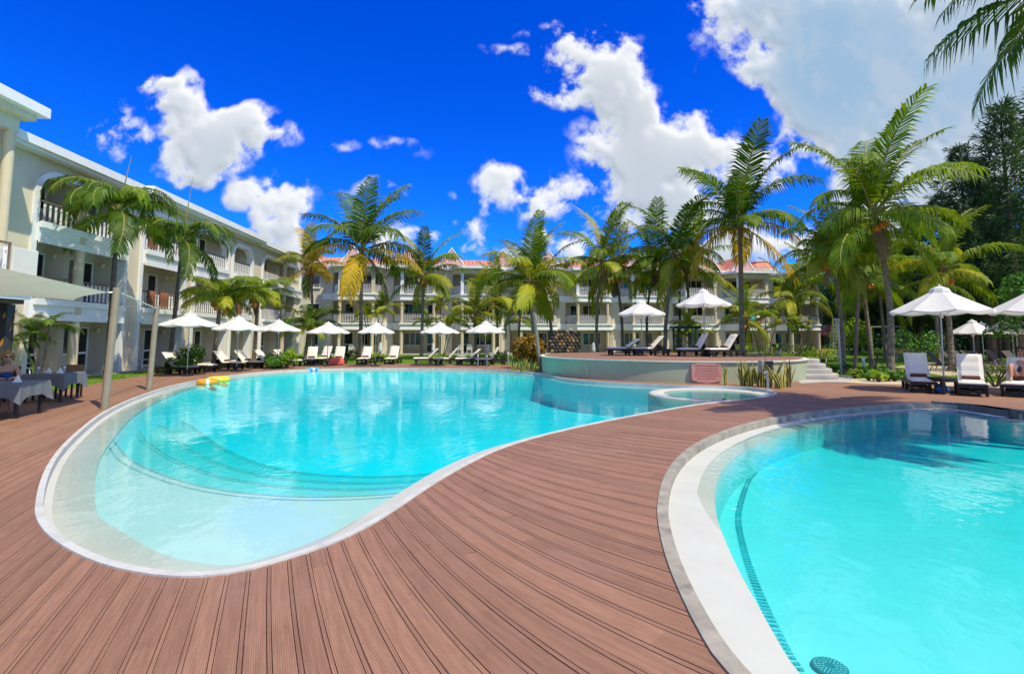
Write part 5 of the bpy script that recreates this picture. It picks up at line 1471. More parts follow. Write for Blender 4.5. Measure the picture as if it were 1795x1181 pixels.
# ---- shade-sail posts and sail
GPOST = M('brown_post', (.24, .205, .145), .6, .1, 3)
def leanpost(label, ub, vb, ut, vt, dY, r=.065):
    b = G(ub, vb); t = A(ut, vt, b.y+dY)
    root = thing('sail_post', label, 'post', (b.x, b.y, 0), 0, 'leaning shade-sail posts')
    d = t-b
    MB().tube([(0, 0, -.05), (d.x*.5, d.y*.5, d.z*.5), tuple(d)], [r, r, r], 12).build('shaft', GPOST, root)
    MB().tube([tuple(d*.965+Vector((-.1, 0, 0))), tuple(d*.965+Vector((.1, 0, 0)))], .015, 6).build('eye_bolt', STEEL, root)
    return root, t
sp1, t1 = leanpost('leaning brown sail post nearest the left pool edge', 183, 716, 205, 505, .5, .085)
sp2, t2 = leanpost('second leaning brown sail post left of the first parasol', 261, 683, 275, 536, .5, .085)
sp3, t3 = leanpost('leaning brown post before the croton bush by the terrace', 948, 650, 936, 548, -.2, .085)
sail = thing('shade_sail', 'cream shade sail stretched above the restaurant tables', 'shade sail', (-10, 10, 0))
T1 = t1+Vector((-.12, -.1, -.12)); T2 = Vector((-13.6, 15.9, 2.85)); T4 = Vector((-13.6, 6.5, 2.9)); T3 = Vector((-7.9, 6.0, 3.0))
m = MB(); n = 14; vs = []
for i in range(n+1):
    for j in range(n+1):
        a, b = i/n, j/n
        bw = lambda t: .03*math.sin(math.pi*t)
        a2 = bw(b)*(1-2*a)+a; b2 = bw(a)*(1-2*b)+b       # edges curve inwards
        q = (T1*(1-a2)+T2*a2)*(1-b2)+(T3*(1-a2)+T4*a2)*b2-Vector((0, 0, .25*math.sin(math.pi*a)*math.sin(math.pi*b)))
        vs.append(q-Vector((-10, 10, 0)))
m.add(vs, [(i*(n+1)+j, (i+1)*(n+1)+j, (i+1)*(n+1)+j+1, i*(n+1)+j+1) for i in range(n) for j in range(n)])
m.build('fabric', M('sail_cream', (.80, .74, .58), 0.85, .05, 2, trans=.2), sail, True)
o_ = Vector((-10, 10, 0))
MB().tube([T1-o_, t1+Vector((0, 0, -.1))-o_], .012, 6).build('rope', STEEL, sail)
MB().tube([t1+Vector((0, 0, -.08))-o_, t2+Vector((0, 0, -.1))-o_], .02, 6).build('rope', M('cream_rope', (.6, .55, .42), .8), sail)
# ---- restaurant tables, chairs, tableware
def dining(label, p, rz, w=.95, d=.95, h=.74, drop=.30):
    root = thing('dining_table', label, 'table', (p[0], p[1], 0), rz, 'restaurant tables')
    bx('table_top', DARKWOOD, root, -w/2+.02, w/2-.02, -d/2+.02, d/2-.02, h-.04, h-.008)
    for sx in (-1, 1):
        for sy in (-1, 1): bx('leg', DARKWOOD, root, sx*(w/2-.08)-.03, sx*(w/2-.08)+.03, sy*(d/2-.08)-.03, sy*(d/2-.08)+.03, 0, h-.041)
    per = []; n = 10
    for a, b in (((-1, -1), (1, -1)), ((1, -1), (1, 1)), ((1, 1), (-1, 1)), ((-1, 1), (-1, -1))):
        for i in range(n): s = i/n; per.append((a[0]+(b[0]-a[0])*s, a[1]+(b[1]-a[1])*s))
    m = MB(); N = len(per); vs = []
    for k, (out, zz) in enumerate(((0, h), (.012, h-.02), (.02, h-drop*.5), (.028, h-drop))):
        for i, (x, y) in enumerate(per):
            cor = max(0, abs(x*y)-.55)/.45; wav = .018*math.sin(i*1.6)*k/3
            X_ = x*(w/2+out+wav+cor*.05*k/3); Y_ = y*(d/2+out+wav+cor*.05*k/3)
            vs.append((X_, Y_, zz-(cor*.16*(k == 3))-(cor*.06*(k == 2))))
    m.add(vs, [(k*N+i, k*N+(i+1) % N, (k+1)*N+(i+1) % N, (k+1)*N+i)[::-1] for k in range(3) for i in range(N)]+[tuple(range(N))])
    c = m.build('tablecloth', CLOTHG, None, False, loc=(p[0], p[1], .003), rot=(0, 0, rz))
    tag(c, 'grey cloth on the %s' % label, 'tablecloth', 'grey tablecloths')
    return root
tA = (-11.0, 11.35); tB = (-12.55, 14.2)
dining('nearer restaurant table cut by the left edge', tA, R(14)); dining('further restaurant table near the grass', tB, R(14))
def diningchair(label, p, rz):
    root = thing('dining_chair', label, 'chair', (p[0], p[1], 0), rz, 'restaurant chairs')
    bx('seat', DARKWOOD, root, -.22, .22, -.22, .22, .43, .47); bx('backrest', RESTW, root, -.22, .22, .19, .23, .5, .92)
    for sx in (-1, 1):
        bx('leg', DARKWOOD, root, sx*.2-.02, sx*.2+.02, -.21, -.17, 0, .429); bx('leg', DARKWOOD, root, sx*.2-.02, sx*.2+.02, .19, .23, 0, .499)
diningchair('dark chair behind the further restaurant table', (-12.75, 14.95), R(8)); diningchair('dark chair left of the further restaurant table', (-13.3, 14.05), R(95)); diningchair('dark chair under the seated woman', (-11.8, 12.1), R(45))
GLS = M('pale_glass', (.55, .58, .58), .1, .1, 4, spec=.6)
def onTable(lab, cat, nm, p, z, prof, mat, grp='tableware'):
    m = MB(); m.lathe(prof, 14); o = m.build(nm, mat, None, True, loc=(p[0], p[1], z)); tag(o, lab, cat, grp); return o
onTable('clear carafe in front of the seated woman', 'carafe', 'carafe', (-11.2, 11.05), .745, [(.05, 0), (.055, .02), (.055, .16), (.022, .22), (.022, .28), (.03, .31), (.01, .31)], GLS)
for i, (lab, p) in enumerate((('white folded napkin on the nearer table', (-10.67, 11.2)), ('white folded napkin on the right of the further table', (-12.25, 14.05)), ('white folded napkin at the centre of the further table', (-12.6, 14.1)))):
    m = MB(); m.add([(-.07, -.04, 0), (.07, -.04, 0), (.07, .04, 0), (-.07, .04, 0), (0, 0, .17)], [(3, 2, 1, 0), (0, 1, 4), (1, 2, 4), (2, 3, 4), (3, 0, 4)])
    o = m.build('napkin', WHITE, None, loc=(p[0], p[1], .745)); tag(o, lab, 'napkin', 'folded napkins')
for lab, p in (('wine glass left on the further table', (-12.75, 13.95)), ('wine glass right on the further table', (-12.4, 14.35))):
    onTable(lab, 'glass', 'wine_glass', p, .745, [(.03, 0), (.03, .005), (.005, .01), (.005, .08), (.035, .11), (.038, .15), (.03, .18), (.005, .178)], GLS)
onTable('white plate on the further table', 'plate', 'plate', (-12.85, 14.2), .745, [(.07, 0), (.12, .015), (.118, .02), (.01, .01)], WHITE)
# patio chairs and little white tables on the ground floor of the left wing
def patiochair(label, p, rz, z=.08, mat=WHITE):
    root = thing('patio_chair', label, 'chair', (p[0], p[1], z), rz, 'plastic patio chairs')
    m = MB(); m.box(-.23, .23, -.22, .22, .40, .43); m.build('seat', mat, root)
    m = MB()
    for k in range(6): m.box(-.20+k*.07, -.155+k*.07, .20, .23, .43, .84)
    m.tube([(-.24, .22, .43), (-.24, .24, .78), (-.17, .25, .88), (.17, .25, .88), (.24, .24, .78), (.24, .22, .43)], .022, 6); m.build('backrest', mat, root)
    for s in (-1, 1):
        MB().tube([(s*.25, .24, .60), (s*.27, -.05, .63), (s*.26, -.24, .56), (s*.24, -.26, .38)], .02, 6).build('armrest', mat, root)
        MB().tube([(s*.22, -.2, .41), (s*.25, -.26, 0)], .022, 6).build('leg', mat, root); MB().tube([(s*.22, .2, .41), (s*.25, .28, 0)], .022, 6).build('leg', mat, root)
def lwp(s, y):      # a point on the left wing's patio: distance along, depth behind the facade
    e = (LB-LA)/LL; return (LA.x+e.x*s-e.y*y, LA.y+e.y*s+e.x*y)
def whitetable(label, p, z=.08):
    root = thing('patio_table', label, 'table', (p[0], p[1], z), 0, 'small white patio tables')
    MB().lathe([(.30, .44), (.31, .46), (.30, .48)], 20).build('table_top', WHITE, root); MB().lathe([(.15, 0), (.06, .06), (.05, .44)], 12).build('pedestal', WHITE, root)
patiochair('white patio chair behind the further restaurant table', lwp(lx(70), .7), R(95)); patiochair('white patio chair beside the glazed door of the first left bay', lwp(lx(128), .75), R(80))
whitetable('small white table before the first left bay', lwp(lx(134), .25)); patiochair('white patio chair in the second left bay, next to the second sail post', lwp(lx(262), .8), R(100)); patiochair('white patio chair left in the second left bay', lwp(lx(249), .7), R(30))
whitetable('small white table in the second left bay', lwp(lx(268), .5))
for i, u in enumerate((616, 668, 692, 806, 822)):
    p = A(u, 592, 51.4); patiochair('white patio chair before the main wing, %s' % ('right of the coral towel', 'left behind the fifth parasol', 'right behind the fifth parasol', 'left behind the ladder loungers', 'right behind the ladder loungers')[i], (p.x, 51.6 if i < 3 else 52.2), R(180), mat=WHITE)
p = A(809, 592, 36); whitetable('small round table on the grass behind the ladder loungers', (p.x, 36), 0)
# folded parasols leaning on the lawn
def folded(label, u, Y, vt, rz):
    b = A(u, 592, Y); h = A(u, vt, Y).z
    root = thing('folded_parasol', label, 'parasol', (b.x, Y, 0), rz, 'folded parasols on the lawn')
    MB().tube([(0, 0, 0), (0, 0, h*.98)], .03, 8).build('pole', ALU, root)
    m = MB(); m.lathe([(.03, h), (.09, h*.9), (.15, h*.62), (.12, h*.5), (.03, h*.5)], 7); m.build('folded_canopy', CANVAS, root)
    MB().lathe([(.25, 0), (.25, .06), (.04, .1)], 12).build('base', BLACK, root)
for lab, u, Y, vt, rz in (('folded white parasol behind the coral towel lounger', 580, 38, 600, 0), ('folded white parasol beside the right lounger of the fifth parasol', 667, 38, 600, 1), ('folded white parasol left behind the sixth parasol', 760, 38, 601, 2), ('folded white parasol behind the ladder', 856, 38, 603, 1), ('folded white parasol right of the lava-stone wall', 1040, 38, 600, 0)): folded(lab, u, Y, vt, rz)
# towels over balcony rails
def railtowel(label, s0, s1, z, mat, y=-.03, frame='left'):
    m = MB(); n = 8; vs = []
    for i in range(n+1):
        x = s0+(s1-s0)*i/n; w_ = .012*math.sin(i*1.9)
        for yy, zz in ((.06, z+.3), (.05, z+.985), (0, z+1.0), (-.05, z+.98), (-.058+w_, z+.6), (-.06+w_, z+.22)): vs.append((x, yy+y, zz))
    m.add(vs, [(i*6+j, (i+1)*6+j, (i+1)*6+j+1, i*6+j+1) for i in range(n) for j in range(5)])
    par = left if frame == 'left' else back
    o = m.build('hanging_towel', mat, None, True); o.location = par.location; o.rotation_euler = par.rotation_euler
    tag(o, label, 'towel', 'towels drying on balcony rails')
BRT = M('rust_towel', (.22, .085, .045), .95, .2, 6, .3, 40)
a_, b_ = EDG[1][0], EDG[1][1]
railtowel('rust brown towel left on the first-floor rail of the second bay', a_+.7, a_+1.35, FZ[1], BRT); railtowel('rust brown towel right on the first-floor rail of the second bay', a_+1.75, a_+2.5, FZ[1], BRT)
railtowel('rust brown towel on the first-floor rail of the fourth bay', EDG[3][0]+1.1, EDG[3][0]+1.8, FZ[1], BRT)
railtowel('rust red cloth on the second-floor rail of the second bay', a_+.6, a_+1.2, FZ[2], BRT)
xk = 7*BW+.75
for dx_, w_, c_, lab in ((2.0, .45, (.05, .45, .5), 'turquoise cloth drying on the balcony behind the terrace parasol'), (2.7, .4, (.75, .74, .70), 'white cloth drying on the balcony behind the terrace parasol'), (3.1, .25, (.62, .03, .05), 'red cloth drying on the balcony behind the terrace parasol')):
    railtowel(lab, xk+dx_, xk+dx_+w_, FZ[1]+.03, M('cloth_%s' % lab[:4], c_, .9), -1.72, 'back')
# ---- lava stone wall
LAVA = [M('lava_%d' % i, c, .9, .35, 5, .5, 14) for i, c in enumerate(((.035, .032, .03), (.22, .12, .05), (.10, .075, .05), (.05, .05, .05), (.30, .19, .09)))]
lw0 = A(962, 592, 35.5); lw1 = A(1018, 592, 35.5); lh = A(990, 579, 35.5).z
lav = thing('lava_stone_wall', 'wall of dark and ochre lava stones behind the terrace edge', 'wall', (lw0.x, 35.5, 0))
LW = lw1.x-lw0.x
bx('mortar', M('dark_mortar', (.03, .028, .025), .95), lav, 0, LW, .06, .6, -.1, lh)
bx('wall_lamp', M('lamp_body', (.45, .45, .44), .4), lav, LW*.62, LW*.75, .0, .2, lh, lh+.14)
rl = random.Random(12)
def stone_mesh(seed):
    r_ = random.Random(seed); m = MB(); n = 7; rim = []; fr = []
    for k in range(n):
        a = 2*math.pi*k/n+r_.uniform(-.25, .25); q = r_.uniform(.8, 1.1); rim.append((q*math.cos(a), 0, q*math.sin(a))); fr.append((.78*q*math.cos(a), -r_.uniform(.5, .8), .78*q*math.sin(a)))
    m.add(rim+fr+[(0, -1, 0)], [(k, (k+1) % n, n+(k+1) % n, n+k) for k in range(n)]+[(n+k, n+(k+1) % n, 2*n) for k in range(n)])
    return m
SM = [[stone_mesh(s).mesh('stone', LAVA[(s+j) % 5]) for j in range(5)] for s in range(5)]
z = .12; row = 0
while z < lh-.02:
    x = .1-(row % 2)*.12
    while x < LW:
        s = rl.uniform(.85, 1.15)
        if 0 < x < LW: ob('stone', rl.choice(rl.choice(SM)), lav, (x, .06, min(z+rl.uniform(-.03, .03), lh-.1)), (0, rl.uniform(0, 6), 0), (.145*s, .07, .125*s))
        x += .265
    z += .225; row += 1
# ---- right side: path, sand, poles, lights, benches, hut, ladder
pth = sheet('path', [GP(1398, 668), GP(1425, 660), GP(1432, 655.5), GP(1460, 656), GP(1488, 659.5), GP(1500, 664), GP(1482, 670), GP(1440, 669.5), GP(1405, 672)], [], .002, CONC); tag(pth, kind='structure')
sd = sheet('sand_bed', [GP(1500, 663), GP(1530, 664), GP(1590, 667), GP(1660, 668), GP(1795, 672), (21, 17.6), (20, 16.3), GP(1795, 682), GP(1660, 676), GP(1590, 674), GP(1520, 672), GP(1482, 670)], [], .0, SAND); tag(sd, kind='structure')
sd2 = sheet('sand_court', [(19.5, 23.5), (30, 21), (60, 26), (62, 46), (30, 37), (22, 30)], [], .0, SAND); tag(sd2, kind='structure')
pv = sheet('paving', [(20.0, 19.6), (40, 18.5), (40, 19.8), (20.2, 20.6)], [], .004, CONC); tag(pv, kind='structure')
def pole(name, label, cat, u, vb, ut, vt, r, mat, group=None):
    b = G(u, vb); t = A(ut, vt, b.y); root = thing(name, label, cat, (b.x, b.y, 0), 0, group)
    MB().tube([(0, 0, -.1), ((t.x-b.x)*.5, 0, t.z*.5), (t.x-b.x, 0, t.z)], [r, r, r*.85], 10).build('shaft', mat, root)
    return root, t-b
pole('wooden_pole', 'tall brown wooden pole between the right palms', 'pole', 1498, 654, 1507, 470, .085, M('pole_wood', (.19, .14, .095), .85, .25, 6))
lp, d_ = pole('lamp_post', 'slim pale lamp post leaning on a right palm trunk', 'lamp post', 1474, 655, 1469, 562, .05, ALU)
m = MB(); m.lathe([(.04, 0), (.13, .04), (.15, .1), (.06, .16), (.01, .17)], 12); m.build('lamp_head', ALU, lp, True, loc=(d_.x-.08, 0, d_.z-.04))
pole('wooden_pole', 'dark pole standing behind the terrace loungers', 'pole', 1192, 628, 1191, 510, .09, DARKWOOD)
b = G(1515, 657)
bol = thing('bollard_light', 'short pale bollard light among the border plants', 'bollard', (b.x, b.y, 0))
MB().lathe([(.07, 0), (.07, .62), (.05, .62)], 14).build('post', ALU, bol); MB().lathe([(.06, .62), (.06, .72)], 12).build('lens', GLS, bol); MB().lathe([(.075, .72), (.075, .77), (.01, .79)], 14).build('cap', WHITE, bol)
b = G(890, 641); bol2 = thing('bollard_light', 'short pale bollard light left of the croton bush', 'bollard', (b.x, b.y+1.5, 0))
MB().lathe([(.07, 0), (.07, .62), (.05, .62)], 14).build('post', ALU, bol2); MB().lathe([(.06, .62), (.06, .72)], 12).build('lens', GLS, bol2); MB().lathe([(.075, .72), (.075, .77), (.01, .79)], 14).build('cap', WHITE, bol2)
b = G(1540, 652); tri = thing('tripod_sprinkler', 'black tripod sprinkler at the foot of the biggest right palm', 'sprinkler', (b.x, b.y, 0))
for k in range(3):
    a = R(90+120*k); MB().tube([(0, 0, .62), (.38*math.cos(a), .38*math.sin(a), 0)], .022, 6).build('leg', BLACK, tri)
MB().lathe([(.03, .58), (.03, .72), (.05, .72), (.05, .78), (.01, .78)], 8).build('nozzle', BLACK, tri)
def bench(label, u, Y, rz):
    b = A(u, 592, Y); root = thing('garden_bench', label, 'bench', (b.x, Y, 0), rz, 'garden benches on the right lawn')
    OW = M('orange_wood', (.58, .30, .07), .6, .15, 5); GW = M('grey_wood', (.36, .33, .28), .7, .15, 5)
    for k in range(3): bx('seat_slat', GW, root, -.85, .85, -.22+k*.15, -.10+k*.15, .42, .455)
    for k in range(2): bx('back_slat', OW, root, -.85, .85, .27, .30, .58+k*.17, .73+k*.17)
    for s in (-.62, .62):
        bx('leg', CONC, root, s-.05, s+.05, -.2, -.12, 0, .42); bx('leg', CONC, root, s-.05, s+.05, .2, .27, 0, .9); bx('rail', CONC, root, s-.04, s+.04, -.12, .2, .36, .42)
bench('orange and grey bench behind the slim lamp post', 1455, 36, R(14)); bench('orange and grey bench left of the right parasol', 1584, 38, R(-10))
# open timber frame behind the palms
fr_ = thing('timber_frame', 'open green timber frame behind the biggest right palm', 'pergola', (A(1553, 592, 44).x, 44, 0))
FG = M('faded_green', (.22, .27, .19), .8, .2, 4)
for x in (-.75, .75):
    for y in (-.7, .7): bx('post', FG, fr_, x-.05, x+.05, y-.05, y+.05, 0, 2.6)
for y in (-.7, .7): bx('beam', FG, fr_, -1.2, 1.2, y-.05, y+.05, 2.602, 2.72)
# dark frame (shower trellis) behind the terrace loungers
f2 = thing('timber_frame', 'dark timber frame between the terrace parasols', 'pergola', (A(1201, 592, 36).x, 36, 0))
for x in (-.65, .7):
    for y in (-.5, .5): bx('post', DARKWOOD if x < 0 else FG, f2, x-.05, x+.05, y-.05, y+.05, 0, 2.35)
for y in (-.5, .5): bx('beam', DARKWOOD, f2, -.9, .95, y-.06, y+.06, 2.352, 2.5)
# tiled hut
hb = A(1452, 592, 62); hut = thing('tiled_hut', 'small open hut with orange tiled hip roof beside the hotel', 'hut', (hb.x, 62, 0))
bx('rear_wall', M('hut_wall', (.30, .31, .30), .8), hut, -1.2, 1.2, .6, .8, 0, 1.9)
for x in (-1.3, 1.3):
    for y in (-1.0, 1.0): bx('post', DARKWOOD, hut, x-.07, x+.07, y-.07, y+.07, 0, 1.95)
m = MB(); m.add([(-1.75, -1.5, 1.9), (1.75, -1.5, 1.9), (1.75, 1.5, 1.9), (-1.75, 1.5, 1.9), (0, 0, 3.3)], [(0, 1, 4), (1, 2, 4), (2, 3, 4), (3, 0, 4), (3, 2, 1, 0)]); m.build('hip_roof', M('hut_tile', (.46, .16, .09), .8, .3, 4, .4, 12), hut)
# step ladder
lb = A(1464, 592, 50); sl_ = thing('step_ladder', 'tall aluminium step ladder standing beside the tiled hut', 'ladder', (lb.x, 50, 0))
for x0, x1, y0, y1 in ((-.45, -.12, -.3, 0), (.1, .18, -.3, 0), (-.35, -.1, .5, .1), (.2, .2, .5, .1)): MB().tube([(x0, y0, 0), (x1, y1, 3.4)], .04, 5).build('rail', ALU, sl_)
for k in range(10):
    s = (k+.5)/10; bx('rung', ALU, sl_, -.45+.33*s, .1+.08*s, -.33+.3*s, -.25+.3*s, 3.4*s, 3.4*s+.05)
# dark mesh fence at the far right
fn = thing('mesh_fence', 'dark green mesh fence below the grove on the right', 'fence', (A(1560, 592, 56).x, 56, 0), R(-4))
FM = M('fence_green', (.012, .05, .04), .8, .2, 3)
fx = A(1900, 592, 56).x-A(1560, 592, 56).x
for k in range(int(fx/2.5)+1): bx('fence_post', FM, fn, k*2.5-.04, k*2.5+.04, -.04, .04, 0, 2.3)
m = MB()
for k in range(int(fx/.12)): m.box(k*.12-.012, k*.12+.012, -.01, .01, .05, 2.25)
for z in (.06, .6, 1.2, 1.8, 2.22): m.box(0, fx, -.013, .013, z, z+.03)
m.build('mesh_panel', FM, fn)['kind'] = 'stuff'
# dark sling loungers on the sand
SLG = M('dark_sling', (.06, .045, .035), .7, .2, 5)
for i, (u, Y, f, lab) in enumerate(((1648, 27, -60, 'dark sling lounger left of the leaning palm trunk'), (1672, 28, -60, 'dark sling lounger just behind the right parasol pole'), (1690, 29, -70, 'first dark sling lounger right of the leaning trunk'), (1706, 30, -70, 'second dark sling lounger right of the leaning trunk'), (1722, 28, -75, 'third dark sling lounger right of the leaning trunk'), (1748, 31, -75, 'dark sling lounger left of the far right parasols'), (1780, 29, -80, 'dark sling lounger under the far right parasols'))):
    b = A(u, 592, Y); root = thing('sling_lounger', lab, 'sun lounger', (b.x, Y, 0), R(f), 'dark sling loungers on the sand')
    m = MB(); m.box(-.1, 1.15, -.3, .3, .32, .345); m.build('sling_seat', SLG, root)
    mt = Matrix.Translation((-.1, 0, .33)) @ Matrix.Rotation(R(180), 4, 'Z') @ Matrix.Rotation(R(-52), 4, 'Y'); m = MB(); m.box(0, .8, -.3, .3, 0, .025, mt); m.build('sling_back', SLG, root)
    for s in (-1, 1):
        MB().tube([(-.5, s*.31, .3), (1.17, s*.31, .33)], .02, 6).build('side_rail', BLACK, root)
        MB().tube([(.95, s*.31, .33), (1.05, s*.31, 0)], .02, 6).build('leg', BLACK, root); MB().tube([(-.3, s*.31, .31), (-.42, s*.31, 0)], .02, 6).build('leg', BLACK, root)
# black lamp box and tap among the snake plants
b = G(1367, 683); lbx = thing('garden_light_box', 'black square floodlight box among the striped plants', 'floodlight', (b.x+.05, b.y+.9, 0), R(10))
bx('post', BLACK, lbx, -.03, .03, -.02, .02, 0, .5); bevel(bx('housing', M('box_grey', (.30, .30, .29), .5), lbx, -.26, .20, -.08, .12, .5, .92), .015); bx('dark_front', BLACK, lbx, -.14, .18, -.095, -.081, .53, .90)
b = G(1346, 683); tap = thing('garden_tap', 'pale standpipe tap among the striped plants', 'tap', (b.x, b.y, 0))
MB().tube([(0, 0, -.05), (0, 0, .52), (-.03, -.02, .58), (-.10, -.05, .58), (-.13, -.06, .53)], .035, 8).build('pipe', ALU, tap); MB().tube([(-.05, -.03, .60), (-.05, -.03, .66)], .02, 6).build('handle', M('tap_blue', (.05, .15, .25), .5), tap)
# hose hanging on the terrace wall
hp, ht = wallpt(1026)
hs_ = thing('hose_loop', 'thin grey hose loop hanging on the terrace wall', 'hose', (hp.x, hp.y, 0), math.atan2(ht.y, ht.x))
MB().tube([(.02, -.05, .72), (-.02, -.06, .5), (-.10, -.06, .3), (-.08, -.06, .1), (.05, -.06, .02), (.14, -.06, .15), (.10, -.06, .4), (.03, -.06, .6), (.02, -.05, .74)], .012, 6).build('loop', ALU, hs_, True)

# ------------------------------------------------------------------ people
SKIN = M('skin', (.50, .26, .16), .55, .08, 6)
def skinmesh(name, chains, mat, parent, sub=1):
    """a body grown from joints: chains of (point, radius); equal points are merged"""
    vs = []; es = []; rad = []; key = {}
    def vid(p, r):
        k = tuple(round(c, 4) for c in p)
        if k not in key: key[k] = len(vs); vs.append(p); rad.append(r)
        return key[k]
    for ch in chains:
        ids = [vid(p, r) for p, r in ch]
        es += [(a, b) for a, b in zip(ids, ids[1:])]
    me = bpy.data.meshes.new(name); me.from_pydata(vs, es, []); me.materials.append(mat)
    o = ob(name, me, parent)
    sk = o.modifiers.new('skin', 'SKIN'); sk.use_smooth_shade = True
    for v, r in zip(me.skin_vertices[0].data, rad): v.radius = (r, r)
    me.skin_vertices[0].data[0].use_root = True
    ss = o.modifiers.new('sub', 'SUBSURF'); ss.levels = sub; ss.render_levels = sub
    SKINS.append((o, mat))
    return o
def head(parent, c, r, hair, yaw=0, glasses=False, long_=True, seed=1):
    """head facing local -y with nose, ears, eyes, mouth and hair"""
    hd = ob('head', None, parent)
    m = MB(); n = 14; vs = []
    for i in range(n+1):
        th = math.pi*i/n; z = math.cos(th)
        for j in range(18):
            a = 2*math.pi*j/18; x = math.sin(th)*math.cos(a); y = math.sin(th)*math.sin(a)
            jaw = 1-.22*max(0, -z); vs.append((x*r*.78*jaw, y*r*.93*(1-.08*max(0, -z))-(.05*r*max(0, -z)), z*r*1.14))
    m.add(vs, [(i*18+j, (i+1)*18+j, (i+1)*18+(j+1) % 18, i*18+(j+1) % 18) for i in range(n) for j in range(18)])
    m.add([(-.10*r, -.90*r, -.22*r), (.10*r, -.90*r, -.22*r), (0, -1.14*r, -.18*r), (0, -.9*r, .12*r)], [(0, 1, 2), (0, 2, 3), (2, 1, 3)])
    for s in (-1, 1): m.ball((s*.79*r, .05*r, -.05*r), .17*r, 6, (.4, .8, 1.2))
    f = m.build('face', SKIN, parent, True, loc=c, rot=(0, 0, yaw))
    bpy.data.objects.remove(hd)
    m = MB(); m.ball((0, -.88*r, -.52*r), .16*r, 6, (1.5, .35, .35)); m.build('mouth', M('lips', (.36, .09, .08), .5), f)
    if glasses:
        m = MB()
        for s in (-1, 1): m.ball((s*.32*r, -.87*r, .08*r), .26*r, 8, (1.1, .35, .75))
        m.box(-.75*r, .75*r, -.80*r, -.74*r, .1*r, .18*r); m.build('sunglasses', BLACK, f)
    else:
        m = MB()
        for s in (-1, 1): m.ball((s*.3*r, -.84*r, .05*r), .1*r, 6)
        m.build('eyes', BLACK, f)
    rs = random.Random(seed); m = MB()
    if long_:
        for k in range(260):
            a = rs.uniform(0, 2*math.pi); up = rs.uniform(-.5, 1.0)
            if math.sin(a) < -.35 and up < .45: continue
            q = math.sqrt(max(0, 1-min(1, up)**2)) if up > 0 else 1.0
            m.ball((math.cos(a)*.95*r*q, math.sin(a)*1.0*r*q+.1*r, up*1.15*r+.02*r), rs.uniform(.14, .26)*r, 5)
    else:
        prof = [(1.02*r*math.sin(t), 1.2*r*math.cos(t)) for t in [R(4+11*i) for i in range(8)]]
        m.lathe([(q, z) for q, z in prof][::-1], 16, (0, .1*r, .02*r), (.84, .98))
    m.build('hair', hair, f, True)
    return f
def hand(parent, w, d, up, mat, s=1.0, curl=.5):
    """palm and five fingers from the wrist w along d; up = back of the hand"""
    d = Vector(d).normalized(); up = Vector(up).normalized(); sd = d.cross(up).normalized(); w = Vector(w)
    ch = [[(tuple(w), .022*s), (tuple(w+d*.045*s), .026*s), (tuple(w+d*.085*s), .028*s)]]
    o = skinmesh('hand', ch, mat, parent, 1)
    for k, (off, L_, r_) in enumerate(((-.03, .065, .0085), (-.010, .075, .009), (.010, .07, .0085), (.028, .055, .0075), (-.045, .055, .0095))):
        b = w+d*((.075 if k < 4 else .03)*s)+sd*off*s
        dd = d if k < 4 else (d*.7-sd*.8).normalized()
        p1 = b+dd*L_*.5*s; p2 = p1+(dd*(1-curl)-up*curl).normalized()*L_*.5*s
        skinmesh('finger', [[(tuple(b), r_*s), (tuple(p1), r_*.95*s), (tuple(p2), r_*.75*s)]], mat, o, 1)
    return o
def stretch(a, b, n=2):
    a, b = Vector(a), Vector(b); return [a.lerp(b, i/n) for i in range(n+1)]
HAIRB = M('blonde_hair', (.34, .18, .06), .7, .3, 30); HAIRD = M('dark_hair', (.03, .02, .015), .6, .2, 30)
# seated woman at the nearer table
wr = (-11.8, 12.1)
wo = thing('person', 'woman with curly blonde hair, sunglasses and blue dress seated at the nearer table', 'person', (wr[0], wr[1], 0), R(45))
body = [[((0, .02, .56), .13), ((0, .04, .70), .115), ((0, .05, .86), .12), ((0, .04, .98), .11), ((0, .03, 1.05), .05), ((0, .01, 1.13), .045)]]
for s in (-1, 1):
    body += [[((0, .04, .98), .11), ((s*.17, .04, 1.0), .055), ((s*.22, -.06, .82), .043), ((s*.20, -.20, .78), .036), ((s*.10, -.36, .785), .026)]]
    body += [[((0, .02, .56), .13), ((s*.10, -.03, .54), .09), ((s*.11, -.40, .53), .062), ((s*.11, -.44, .30), .052), ((s*.11, -.46, .08), .035), ((s*.11, -.58, .035), .03)]]
skinmesh('body', body, SKIN, wo)
skinmesh('dress', [[((0, .02, .56), .145), ((0, .04, .70), .13), ((0, .05, .86), .135), ((0, .045, .95), .12)], [((0, .02, .56), .145), ((.10, -.03, .545), .102), ((.11, -.30, .535), .078)], [((0, .02, .56), .145), ((-.10, -.03, .545), .102), ((-.11, -.30, .535), .078)]], M('blue_dress', (.02, .05, .20), .8, .3, 12), wo)
head(wo, (0, -.01, 1.25), .115, HAIRB, R(5), True, True, 4)
for s in (-1, 1): hand(wo, (s*.10, -.36, .785), (-s*.4, -1, -.1), (0, 0, 1), SKIN, 1.0, .4)
